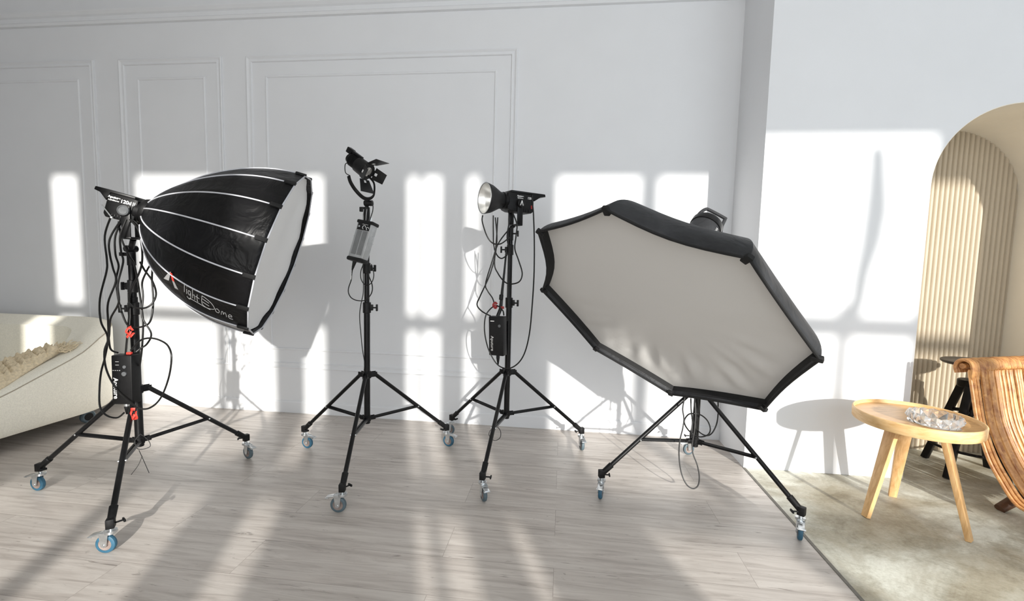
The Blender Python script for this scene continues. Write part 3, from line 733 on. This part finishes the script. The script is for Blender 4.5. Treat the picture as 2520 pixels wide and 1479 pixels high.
b = BM(); q = p2-uz2*(HH/2+.02)-ux2*.018; cyl(b, q, q-uz2*.03, .013, 14, .009); cyl(b, q-uz2*.03, q-uz2*.06, .009, 14, .004); obj('plug', b, m_plast, root)
b = BM(); q = p2+uz2*(HH/2+.014)+ux2*.012; cyl(b, q, q+uz2*.03, .009, 14); obj('socket', b, m_chrome, root)
b = BM(); tube(b, [at(895, 515, 2.74), at(893, 530, 2.72), at(893, 548, 2.71)], .0022, 6); tube(b, [at(903, 515, 2.74), at(901, 530, 2.72), at(900, 548, 2.71)], .0022, 6)
obj('hanging_cord', b, m_greyp, root)['label'] = 'pale looped hanging cord'
cable([(858, 400, 2.78), (850, 404, 2.78), (849, 418, 2.78), (852, 427, 2.78), (861, 432, 2.77)], .0028, 'short black cable from spotlight rear to its yoke')
cable([(916, 498, 2.74), (918, 508, 2.73), (917, 520, 2.72), (913, 533, 2.71), (909, 546, 2.70)], .003, 'short black cable from swivel bracket to silver box')
cable([(869, 655, 2.68), (866, 672, 2.69), (864, 690, 2.7), (858, 708, 2.7), (858, 722, 2.7), (866, 734, 2.71), (882, 740, 2.72), (900, 738, 2.73), (914, 722, 2.73), (916, 702, 2.73), (908, 680, 2.74), (903, 664, 2.745)], .0034, 'black cable looping below the silver power box')
b = BM(); cyl(b, at(866, 670, 2.69), at(864, 688, 2.7), .0042, 10); tag(obj('cable_sleeve', b, m_white), 'white sleeve on the cable under the silver box', 'sleeve')
cable([(895, 648, 2.74), (888, 668, 2.73), (889, 688, 2.72), (900, 702, 2.72), (914, 696, 2.72), (920, 676, 2.73), (914, 650, 2.74)], .003, 'small black cable coil at the second stand clamp')
cable([(893, 650, 2.735), (894, 680, 2.735), (894, 720, 2.735), (888, 750, 2.735), (885, 778, 2.735), (888, 820, 2.735), (892, 860, 2.735), (897, 892, 2.735), (896, 912, 2.735)], .0028, 'thin black cable falling along the second pole')

# ================================================================ STAND 3: lamp with bowl reflector
a3, s3, u3 = axes(R_(216), R_(2)); O3 = at(1237, 494, 2.99)
lamp(O3, a3, s3, u3, 'black studio lamp head with printed lettering behind the bowl reflector', -1,
     [('Aputure', .015, -.12, .038, .0004), ('LightStorm', .010, -.12, .025, .0002), ('120d', .020, -.205, .031, .0005)], yoke_dx=-.10, kx=.88, knob_mat=m_plast)
b = BM(); q = O3-a3*.10-s3*.0835-u3*.012
for sg in (-1, 1): tube(b, [q+u3*.017, q-a3*sg*.010-u3*.015], .0032, 6)
tag(obj('chevron_badge', b, m_white), 'white chevron badge on the bowl reflector lamp', 'badge')
rf = thing('bowl_reflector', 'silver-lined black bowl reflector facing left on the third stand', 'reflector', O3)
# bowl opens more toward the viewer than the lamp body
ar = (a3).normalized(); FRf = zframe(O3, ar)
b = BM(); lathe(b, [(.045, -.01), (.05, .0), (.055, .03), (.072, .06), (.088, .09), (.0975, .125), (.100, .135)], FRf, 40); o = obj('bowl_shell', b, m_plast, rf)
md = o.modifiers.new('t', 'SOLIDIFY'); md.thickness = .002; md.offset = 1
b = BM(); lathe(b, [(.0, .02), (.03, .022), (.048, .035)]+[(.048+.048*((i/22)**.72), .035+.098*i/22+(.0015 if i % 2 else 0)) for i in range(1, 23)], FRf, 40); obj('silver_lining', b, m_silver, rf)
b = BM(); tube(b, [O3+ar*.135+(FRf.to_3x3() @ Vector((math.cos(2*PI*i/40), math.sin(2*PI*i/40), 0)))*.0985 for i in range(40)], .0022, 8, closed=True); obj('rim', b, m_alu, rf)
b = BM(); cyl(b, O3+ar*.018, O3+ar*.04, .022, 20); obj('bulb_cover', b, m_white, rf)
T3 = Vector((S3.x, S3.y, 0)); yb3 = O3-a3*.09-Vector((0, 0, .155))
b = BM(); cyl(b, T3+Z*(zp(1258, 592, S3)), T3+Z*zp(1258, 560, S3), .019, 18); tube(b, [T3+Z*zp(1258, 562, S3), yb3], .013, 12)
k0 = T3+Z*zp(1258, 575, S3); cyl(b, k0, k0+Vector((.045, -.01, 0)), .005); box(b, (-.005, -.008, -.02), (.006, .008, .02), .003, frame(k0+Vector((.05, -.01, 0)), Vector((1, 0, 0)), Vector((0, 1, 0)), Z))
tag(obj('tilt_bracket', b, m_plast), 'black tilt bracket joining the third stand to its lamp', 'bracket')
p3 = at(1225, 826, 2.95); ux3 = Vector((math.cos(R_(-18)), math.sin(R_(-18)), 0)); uz3 = Vector((-.03, 0, 1)).normalized(); ux3 = (ux3-uz3*ux3.dot(uz3)).normalized()
root, F, cs = powerbox(p3, ux3, uz3, .108, .055, .262, 'plain black power box hung on the third stand')
uy3 = uz3.cross(ux3)
b = BM(); cyl(b, p3-uz3*.131, p3-uz3*.155, .012, 14); cyl(b, p3-uz3*.155, p3-uz3*.20, .011, 14, .004); obj('plug', b, m_plast, root)
b = BM(); q = p3-uy3*.028+ux3*.028+uz3*.07; cyl(b, q, q-uy3*.008, .010, 16); obj('dial', b, m_knob, root)
obj('lettering', textmesh('Aputure', .03, frame(p3-uy3*.0281-ux3*.028-uz3*.05, -uz3, ux3, -uy3)), m_greyp, cs)
b = BM(); box(b, (-.04, -.0288, .098), (-.012, -.0278, .102), 0, F); obj('printed_marks', b, m_white, root)
b = BM(); tube(b, [at(1246, 618, 2.99), at(1241, 670, 2.98), at(1236, 715, 2.97), at(1232, 760, 2.96), p3+uz3*.13], [.006, .007, .009, .012, .012], 8, flat=(0, 1, 0)); tag(obj('hanging_strap', b, m_cable), 'black webbing strap holding the third stand power box', 'strap')
b = BM(); cyl(b, at(1234, 725, 2.965), at(1233, 738, 2.96), .014, 12); tag(obj('strap_buckle', b, m_plast), 'black buckle on the third stand strap', 'buckle')
ribbon(at(1219, 748, 2.94), .011, m_redd, 'dark red tape tag above the third power box')
b = BM(); box(b, (-.012, -.006, -.008), (.012, .006, .008), .002, frame(at(1236, 757, 2.94), ux3, uy3, uz3)); tag(obj('tape_tag', b, m_redd), 'small dark red tape wrap on the third strap', 'tape')
b = BM(); box(b, (-.007, -.003, -.011), (.007, .003, .011), .001, frame(at(1309, 510, 2.96), ux3, uy3, uz3)); tag(obj('tape_tag', b, m_redd), 'tiny red tape flag at the third lamp rear', 'tape')
c3 = [([(1309, 480), (1311, 505), (1313, 530), (1315, 600), (1314, 680), (1309, 760), (1303, 820), (1292, 866), (1275, 894), (1250, 907), (1224, 897), (1203, 862), (1193, 820), (1194, 782), (1205, 762), (1222, 752), (1237, 764), (1240, 776)], 2.93, 'longest black cable hanging right of the third pole'),
      ([(1188, 530), (1187, 546), (1198, 580), (1212, 598), (1232, 600), (1254, 584)], 2.96, 'black cable sagging below the bowl reflector'),
      ([(1214, 530), (1214, 570), (1215, 602), (1222, 626), (1234, 636), (1248, 628)], 2.97, 'black cable with short droop left of the third pole'),
      ([(1219, 535), (1223, 590), (1216, 640), (1203, 682), (1182, 728), (1174, 750), (1186, 766), (1208, 778)], 2.94, 'black cable bulging farthest left on the third stand'),
      ([(1225, 535), (1221, 600), (1217, 650), (1225, 672), (1240, 692), (1256, 699), (1278, 693), (1285, 672), (1276, 640), (1267, 612), (1270, 580), (1272, 552), (1262, 524)], 2.95, 'black cable crossing behind the third pole in a wide loop'),
      ([(1252, 565), (1226, 600), (1209, 650), (1195, 698), (1200, 716), (1211, 732), (1216, 745)], 2.96, 'black cable ending at the dark red tape tag'),
      ([(1250, 515), (1254, 540), (1248, 580), (1252, 620), (1250, 700), (1252, 760), (1248, 790)], 2.985, 'black cable pressed against the third pole')]
for p, Y, lb in c3: cable(p, .0045, lb, Y, wob=.01)
cable([(1216, 1052, 3.0), (1206, 1060, 2.9), (1204, 1072, 2.85), (1216, 1084, 2.84), (1230, 1078, 2.84), (1232, 1062, 2.86), (1224, 1050, 2.9)], .0022, 'small black cable tie loop on the third stand front leg', mat=m_cable)

# ================================================================ STAND 4: octagonal softbox + flash head
a4, s4, u4 = axes(-2.36, -.78); C4 = Vector((.424, 2.254, 1.098))
cpx = [(1325, 570), (1490, 515), (1843, 635), (2018, 885), (1880, 1008), (1650, 970), (1465, 860), (1335, 715)]
corn = [atplane(x, y, C4, a4) for x, y in cpx]
octa = thing('octagonal_softbox', 'huge tilted octagonal softbox with grey-white front and black edges', 'softbox', C4)
LO = .42; B4 = C4-a4*LO
SAG = [.3, 1.0, .1, .3, .25, .2, .25, 1.1]
def oc(t, ang_i, sag=0):
    """t 0 at the ring behind, 1 at the front rim; ang_i runs 0..8 round the corners"""
    i = int(ang_i) % 8; f = ang_i-int(ang_i); p = corn[i]-C4; q = corn[(i+1) % 8]-C4
    e = p.lerp(q, f)*(1-sag*SAG[i]*math.sin(PI*f))
    k = .10+.90*(math.sin(t*PI/2)**.78)
    if t < .3: e = e.normalized()*(e.length*(t/.3)+.70*(1-t/.3))
    return C4-a4*(LO*(1-t))+e*k
b = BM(); SB, NTT = 8, 20; grid = []
for i in range(NTT+1):
    t_ = i/NTT; grid.append([b.verts.new(oc(t_, j/SB, .012+.05*t_)) for j in range(8*SB)])
n_ = 8*SB
for A_, B_ in zip(grid, grid[1:]):
    for j in range(n_): b.faces.new((A_[j], A_[(j+1) % n_], B_[(j+1) % n_], B_[j]))
sh = obj('fabric_shell', b, m_octa, octa); md = sh.modifiers.new('t', 'SOLIDIFY'); md.thickness = .002; md.offset = 0
# inner black lip, from the rim back and in to the diffuser
b = BM(); R1 = []; R2 = []; R3 = []
REC = .05
for j in range(n_):
    p = oc(1, j/SB, .062); R1.append(b.verts.new(p+a4*.002)); v = p-C4
    R2.append(b.verts.new(C4-a4*REC*.5+v*.996)); R3.append(b.verts.new(C4-a4*REC+v*.975))
for A_, B_ in ((R1, R2), (R2, R3)):
    for j in range(n_): b.faces.new((A_[j], A_[(j+1) % n_], B_[(j+1) % n_], B_[j]))
obj('edge_lip', b, m_lip, octa)
b = BM(); tube(b, [oc(1, j/SB, .062)+a4*.001 for j in range(n_)], .006, 8, closed=True); obj('rim_binding', b, m_lip, octa)
for i in range(8):
    b = BM(); p = corn[i]; d = (p-C4).normalized(); box(b, (-.03, -.014, -.012), (.012, .014, .008), .004, frame(p, d, a4.cross(d), a4)); obj('corner_pocket', b, m_lip, octa)
# diffuser with pulled wrinkles
b = BM(); NRR = 40; NA = 192; rings = []
cen = b.verts.new(C4-a4*REC)
for i in range(1, NRR+1):
    rr_ = i/NRR; ring = []
    for j in range(NA):
        p = oc(1, j/NA*8, .062)-C4; v = p*.98*rr_
        ys = v.dot(u4); xs_ = v.dot(s4)
        low = max(0, min(1, (-ys+.05)/.45)); edge = math.exp(-((rr_-.80)/.20)**2)
        wv = math.sin(j/NA*2*PI*17+rr_*4)*.5+math.sin(j/NA*2*PI*29+1.3-rr_*7)*.35+math.sin(xs_*42+ys*23)*.3
        h = .010*low*edge*wv*(1-rr_**12)-.016*(1-rr_**2)*0
        h -= .022*low*math.sin(PI*min(1, rr_))
        ring.append(b.verts.new(C4-a4*REC+v+a4*h))
    rings.append(ring)
for j in range(NA): b.faces.new((cen, rings[0][j], rings[0][(j+1) % NA]))
for A_, B_ in zip(rings, rings[1:]):
    for j in range(NA): b.faces.new((A_[j], A_[(j+1) % NA], B_[(j+1) % NA], B_[j]))
obj('front_diffuser', b, m_diff2, octa)
b = BM(); lathe(b, [(.05, -.01), (.082, -.01), (.086, 0), (.082, .012), (.05, .012), (.05, -.01)], zframe(B4, a4), 32); obj('mount_ring', b, m_black, octa)
# flash head
fh = thing('flash_head', 'black flash head with loop handle behind the octagonal softbox', 'studio light', B4)
LH = .30; F4 = frame(B4, s4, -u4, -a4); E4 = B4-a4*LH
b = BM(); lathe(b, [(0, .0), (.066, .0), (.074, .01), (.080, .06), (.080, LH-.04), (.074, LH-.008), (.06, LH), (0, LH)], F4, 36); hb_ = obj('lamp_body', b, m_octa, fh)
b = BM(); lathe(b, [(.080, LH-.052), (.085, LH-.05), (.085, LH-.018), (.076, LH-.006)], F4, 36); obj('rear_band', b, m_black, fh)
hx = (CR-a4*CR.dot(a4)).normalized(); b = BM()
hp = [E4+hx*-.068+a4*.03, E4-hx*.066-a4*.03, E4-hx*.052-a4*.075, E4-hx*.03-a4*.083, E4+hx*.06-a4*.078, E4+hx*.066-a4*.07, E4+hx*.070-a4*.02, E4+hx*.082+a4*.03]
tube(b, cr(hp, 5), .0095, 10); obj('loop_handle', b, m_octa, fh)
cdir = (CAMP-B4); cdir = (cdir-a4*cdir.dot(a4)).normalized(); cs_ = cdir.cross(a4)
lp = B4-a4*(LH-.10)+(cdir*.75+hx*.66).normalized()*.0815
n_l = (cdir*.75+hx*.66).normalized()
b = BM()
for i in range(7):
    c0 = lp-a4*(-.028+i*.0095); tube(b, [c0+(n_l.cross(a4))*.006, c0-(n_l.cross(a4))*(.006 if i != 3 else -.002)], .0016, 6)
obj('printed_marks', b, m_white, hb_)
b = BM(); T4 = Vector((S4.x, S4.y, 0)); q = B4-a4*.10
cyl(b, T4+Z*1.36, T4+Z*1.43, .02, 18); tube(b, [T4+Z*1.40, T4.lerp(Vector((q.x, q.y, 0)), .5)+Z*1.47, q-Vector((0, 0, .09))], .014, 12); cyl(b, T4+Z*1.41-s4*.03, T4+Z*1.41+s4*.04, .016)
tag(obj('tilt_bracket', b, m_plast), 'black tilt bracket under the flash head of the octagonal softbox', 'bracket')
YB = 2.70
cable([(1700, 1018), (1722, 1020), (1740, 1034), (1748, 1055), (1742, 1070), (1722, 1075), (1702, 1066), (1688, 1050), (1684, 1036), (1690, 1024)], .0040, 'black cable coil circling the fourth pole under the octagonal softbox', YB-.02, closed=True, wob=.015)
cable([(1686, 975), (1680, 1005), (1683, 1030), (1680, 1055), (1673, 1085), (1671, 1120), (1676, 1160), (1688, 1190), (1704, 1202), (1717, 1196), (1721, 1175), (1716, 1145), (1705, 1115), (1704, 1090), (1709, 1060), (1712, 1020), (1710, 980)], .0040, 'black cable dangling lowest under the octagonal softbox', YB-.05, mat=m_thin, wob=.01)
cable([(1767, 985), (1767, 1020), (1763, 1045), (1752, 1066), (1738, 1072), (1722, 1064), (1710, 1048), (1702, 1020), (1700, 980)], .0040, 'black cable hooking up to the right of the fourth pole', YB, wob=.01)
cable([(1716, 985), (1722, 1020), (1712, 1050), (1716, 1085), (1708, 1100)], .0028, 'thin black cable close against the fourth pole', YB-.03)

# ================================================================ SOFA
HP = [(1.6, .26), (2.0, .30), (2.5, .425), (2.95, .60), (3.12, .70), (3.30, .765), (3.5, .80), (9, .80)]
def interp(x, T):
    for (a_, b_), (c_, d_) in zip(T, T[1:]):
        if x <= c_: return b_+(d_-b_)*max(0, (x-a_))/(c_-a_)
    return T[-1][1]
path = []
XO, YO, RC = -3.60, 3.50, .52
for i in range(16): path.append((Vector((XO-.04*(1-i/15), 1.7+(YO-RC-1.7)*i/15, 0)), Vector((1, 0, 0))))
for i in range(1, 16):
    an = PI/2*i/16; path.append((Vector((XO-RC+RC*math.cos(an), YO-RC+RC*math.sin(an), 0)), Vector((math.cos(an), math.sin(an), 0))))
for i in range(20): path.append((Vector((XO-RC-2.2*i/19, YO, 0)), Vector((0, 1, 0))))
def rimz(p): return interp(p.y, HP)
TH = .25
sofa = thing('curved_sofa', 'cream boucle sofa with curved back and sloping arm, on casters', 'sofa', (XO-.6, YO-.6, 0))
b = BM(); rows = []
for p, n in path:
    h = rimz(p); sec = [(-.10, .115), (-.03, .125), (-.005, .16), (0, .3 if h > .4 else .2), (0, h-.05), (-.004, h-.02), (-.018, h-.004), (-.05, h+.006), (-.085, h+.010), (-.12, h+.006), (-.155, h-.012), (-TH, h-.05), (-TH-.02, min(.36, h-.06)), (-TH-.04, .12)]
    rows.append([b.verts.new(p+n*o_+Z*z_) for o_, z_ in sec])
for A_, B_ in zip(rows, rows[1:]):
    for j in range(len(A_)-1): b.faces.new((A_[j], A_[j+1], B_[j+1], B_[j]))
b.faces.new(rows[0]); b.faces.new(rows[-1][::-1])
obj('curved_shell', b, m_sofa, sofa)
b = BM(); tube(b, [p+n*-.006+Z*(rimz(p)-.014) for p, n in path], .0035, 6); obj('rim_seam', b, m_seam, sofa)
b = BM(); tube(b, [p+n*-.166+Z*(rimz(p)-.026) for p, n in path], .003, 6); obj('inner_seam', b, m_seam, sofa)
b = BM(); box(b, (-5.8, 1.75, .13), (XO-TH-.03, YO-TH-.03, .36), .06, seg=3); obj('seat_cushion', b, m_sofa, sofa)
for x, y in ((-3.76, 3.12), (-3.80, 2.0), (-5.6, 3.3)):
    b = BM(); c = Vector((x, y, .05)); lathe(b, [(.02, -.018), (.042, -.018), (.05, -.010), (.05, .010), (.042, .018), (.02, .018), (.02, -.018)], zframe(c, (1, -.25, 0)), 24); cs_o = obj('caster', b, m_grey, sofa)
    b = BM(); e = Vector((1, -.25, 0)).normalized(); cyl(b, c-e*.02, c+e*.02, .03, 18); cyl(b, c+Z*.03, c+Z*.075, .012); box(b, (x-.03, y-.03, .098), (x+.03, y+.03, .118), .004); obj('caster_hub', b, m_black, cs_o)
# throw blanket over the arm
b = BM(); NA_, NC = 90, 26; rows = []
for i in range(NA_+1):
    f = i/NA_; y = 1.9+(2.93-1.9)*f; wd = .30*(1-f**5*.55); x0 = XO-.07-.015*math.sin(f*9)-.06*f**3; h = interp(y, HP); row = []
    for j in range(NC+1):
        g_ = j/NC; o_ = -wd*g_*1.05; x = x0+o_
        drop = 0
        lump = .016*math.sin(x*70+y*31)*math.sin(y*83-x*20)+.010*math.sin(y*190+x*90)+.008*random.random()
        edge = min(1, 6*g_, 6*(1-g_)+.3)
        row.append(b.verts.new((x, y, h+.014+(.052+lump)*edge-drop)))
    rows.append(row)
for A_, B_ in zip(rows, rows[1:]):
    for j in range(NC): b.faces.new((A_[j], A_[j+1], B_[j+1], B_[j]))
th = obj('knitted_throw', b, m_throw); md = th.modifiers.new('t', 'SOLIDIFY'); md.thickness = .012; md.offset = -1
tag(th, 'beige knitted throw with a fringe draped along the sofa arm', 'blanket')
b = BM()
for i in range(70):
    x0 = XO-.09-.15*random.random(); y0 = 2.90+.03*random.random(); h = interp(y0, HP)+.03
    a_ = random.uniform(-.9, .7); L_ = random.uniform(.05, .12)
    pts = [Vector((x0, y0, h+.01))]
    for k in range(1, 5): pts.append(Vector((x0+math.sin(a_)*L_*k/4+.006*math.sin(k*2+i), y0+math.cos(a_)*L_*k/4, interp(y0+math.cos(a_)*L_*k/4, HP)+.020+.02*random.random())))
    tube(b, cr(pts, 3), .0035, 5)
o = obj('fringe', b, m_throw, th)

# ================================================================ TABLE + BOWL
TC = Vector((1.937, 2.637, 0)); TR, TZ = .278, .586
tb = thing('tray_table', 'round light oak tray table with three splayed legs', 'table', TC)
b = BM(); lathe(b, [(TR-.012, TZ-.02), (TR-.010, TZ-.002), (TR-.006, TZ), (TR-.002, TZ-.002), (TR, TZ-.006), (TR-.002, TZ-.055), (TR-.006, TZ-.060), (TR-.012, TZ-.058), (TR-.012, TZ-.02)], Matrix.Translation(TC), 72); obj('rim', b, m_table, tb)
b = BM(); lathe(b, [(0, TZ-.020), (TR-.012, TZ-.020), (TR-.012, TZ-.045), (0, TZ-.045)], Matrix.Translation(TC), 72); obj('tray_bottom', b, m_tray, tb)
for fx_, fy_ in ((1.707, 2.597), (2.095, 2.434), (2.027, 2.874)):
    f_ = Vector((fx_, fy_, 0)); d = (f_-TC).normalized(); top = TC+d*.115; s = Z.cross(d)
    zl = (top+Z*(TZ-.045)-f_).normalized(); L_ = (top+Z*(TZ-.045)-f_).length
    b = BM(); F = frame(f_, s, zl.cross(s), zl)
    prism(b, [(-.019, 0), (.019, 0), (.036, L_), (-.036, L_)], -.012, .012, .002, F)
    for v in b.verts:
        if v.co.z > TZ-.045: v.co.z = TZ-.045
        if v.co.z < 0: v.co.z = 0
    obj('leg', b, m_tleg, tb)
bc = atz(2299, 1040, TZ-.012); bc.z = 0
BR = .108; bz = TZ-.020
bw = thing('crystal_bowl', 'round cut crystal tray bowl standing on the oak table', 'bowl', bc+Z*bz)
b = BM(); lathe(b, [(0, 0), (BR, 0), (BR, .006), (BR-.006, .008), (0, .008)], Matrix.Translation(bc+Z*(bz+.0005)), 48); obj('base_plate', b, noisy('mirror_steel', (.7, .7, .68), .15, .95, scale=20, amt=.05), bw)
NC_ = 16
for k in range(NC_):
    an = 2*PI*k/NC_; an2 = 2*PI*(k+1)/NC_; b = BM(); z0, z1 = bz+.009, bz+.052
    P_ = lambda a_, r, z: bc+Vector((r*math.cos(a_), r*math.sin(a_), z))
    am = (an+an2)/2; R0, R1, Ri = BR-.008, BR+.001, BR-.016
    o_ = [b.verts.new(P_(an, R0, z0)), b.verts.new(P_(an2, R0, z0)), b.verts.new(P_(an2, R1, z1)), b.verts.new(P_(am, R1, z1+.006)), b.verts.new(P_(an, R1, z1))]
    pk = b.verts.new(P_(am, R1+.010, (z0+z1)/2+.002)); i_ = [b.verts.new(P_(an, Ri, z0)), b.verts.new(P_(an2, Ri, z0)), b.verts.new(P_(an2, Ri+.004, z1)), b.verts.new(P_(am, Ri+.004, z1+.006)), b.verts.new(P_(an, Ri+.004, z1))]
    for j in range(5): b.faces.new((o_[j], o_[(j+1) % 5], pk)); b.faces.new((o_[j], i_[j], i_[(j+1) % 5], o_[(j+1) % 5]))
    b.faces.new(i_[::-1]); obj('crystal_facet', b, m_crystal, bw, smooth=False)

# ================================================================ STOOL
SCN = Vector((2.80, 3.345, 0)); SZ = .765
st = thing('swivel_stool', 'black round-topped stool with four splayed legs inside the arched niche', 'stool', SCN)
b = BM(); lathe(b, [(0, SZ-.022), (.17, SZ-.022), (.18, SZ-.014), (.18, SZ-.004), (.174, SZ), (0, SZ)], Matrix.Translation(SCN), 48); obj('seat', b, noisy('dark_stool_seat', (.035, .03, .028), .35, scale=20, amt=.2), st)
b = BM(); cyl(b, SCN+Z*.38, SCN+Z*(SZ-.02), .014, 14); cyl(b, SCN+Z*(SZ-.05), SCN+Z*(SZ-.022), .05, 20); obj('screw_post', b, m_stool, st)
b = BM(); cyl(b, SCN+Z*.585, SCN+Z*.635, .085, 28, None, .006); obj('hub', b, m_stool, st)
b = BM(); cyl(b, SCN+Z*.40, SCN+Z*.44, .05, 20); obj('spoke_hub', b, m_stool, st)
feet = [(2.693, 3.546), (3.02, 3.43), (2.57, 3.19), (2.89, 3.14)]
for x, y in feet:
    f_ = Vector((x, y, 0)); d = (f_-SCN).normalized(); s = Z.cross(d)
    p = SCN+d*.055+Z*.62; zl = (p-f_).normalized(); L_ = (p-f_).length; b = BM()
    box(b, (-.02, -.02, 0), (.02, .02, L_), .004, frame(f_, s, zl.cross(s), zl))
    for v in b.verts: v.co.z = max(0, v.co.z)
    obj('leg', b, m_stool, st)
    b = BM(); tube(b, [SCN+d*.03+Z*.42, SCN+d*.135+Z*.40], .012, 8); obj('spoke', b, m_stool, st)
b = BM(); tube(b, [SCN+Vector((.205*math.cos(2*PI*i/40), .205*math.sin(2*PI*i/40), .175)) for i in range(40)], .009, 8, closed=True); obj('foot_ring', b, m_stool, st)

# ================================================================ RATTAN CHAIR
cw = Vector((.94, .34, 0)).normalized(); cu_ = Vector((.34, -.94, 0)).normalized(); Pc = at(2412, 890, 2.84)
edge = [(2411, 915), (2417, 960), (2430, 1040), (2455, 1110), (2486, 1170), (2532, 1235)]
prof = []
for x, y in edge:
    p = atplane(x, y, Pc, cw); prof.append(((p-Pc).dot(cu_), p.z))
ul, zl_ = prof[-1]; 
prof += [(ul+.10, max(.10, zl_)+.0), (ul+.25, .16), (ul+.42, .24), (ul+.55, .30)]
prof = [(u_, max(.13, z_)) for u_, z_ in prof]
ztop = Pc.z-.025
def P3(wc, u_, z_): return Pc*1+cw*wc+cu_*u_+Z*(z_-Pc.z)
ch = thing('rattan_lounge_chair', 'curved rattan cane lounge chair with rolled top edge, at the right', 'chair', (Pc.x+.3, Pc.y-.2, 0))
roll = [(-.075+.0, ztop-.055), (-.085, ztop-.02), (-.075, ztop+.012), (-.045, ztop+.028), (-.012, ztop+.015), (.0, ztop-.02)]
NCANE = 27; b = BM()
for i in range(NCANE):
    wc = .014+i*.0234; jit = .006*math.sin(i*2.3)
    bow = .035*math.sin(PI*i/(NCANE-1))
    pts = [P3(wc, u_-bow*.2, z_) for u_, z_ in roll]+[P3(wc+jit*(k%2)*.5, u_+jit*.5-bow, z_) for k, (u_, z_) in enumerate(prof)]
    tube(b, cr(pts, 5), .0100+.0010*math.sin(i*1.7), 8)
for wc in (-.050, -.030, -.009): tube(b, cr([P3(wc, u_, z_) for u_, z_ in roll]+[P3(wc, .0, ztop-.06), P3(wc+.012, -.006, ztop-.11)], 5), .0095, 8)
obj('cane_seat', b, m_rattan, ch)
b = BM()
for k in range(1, 4):
    o_ = k*.019
    pts = [P3(-.002-k*.016, .0, ztop-.03-k*.006)]+[P3(-.002-k*.016, u_-o_*.3, z_-(.0 if j < 3 else o_*.45)) for j, (u_, z_) in enumerate(prof)]
    tube(b, cr(pts, 5), .0088, 8)
obj('side_canes', b, m_rattan, ch)
b = BM(); tube(b, [P3(-.045, -.055, ztop-.012), P3(.62, -.055, ztop-.012)], .016, 10); tube(b, [P3(.012, -.03, .40), P3(.62, -.03, .40)], .012, 10); tube(b, [P3(.012, ul-.02, .105), P3(.62, ul-.02, .105)], .014, 10); obj('cross_rail', b, m_rattan, ch)
for wc, first in ((.05, True), (.56, False)):
    b = BM()
    if first: f_ = atz(2462, 1262, .0); tp = atplane(2540, 1195, P3(wc, 0, 0), cw)
    else: f_ = P3(wc, -.05, 0); f_.z = 0; tp = P3(wc, .12, .16)
    if first: f_ = atz(2459, 1258, 0); tp = f_+cw*.25+cu_*.03+Z*.155
    f_.z = 0; ax_ = (tp-f_).normalized(); f_ = f_+Z*.0
    bb = BM(); tube(bb, [f_+Z*.014, f_.lerp(tp, .5)+Z*.0, tp], [.026, .03, .032], 12)
    for v in bb.verts: v.co.z = max(0, v.co.z)
    merge(b, bb); b_ = obj('rear_leg', b, m_dwood, ch)
for wc in (.05, .56):
    b = BM(); tube(b, [P3(wc, ul+.36, 0), P3(wc, ul+.30, .20)], [.022, .028], 12); obj('front_leg', b, m_dwood, ch)
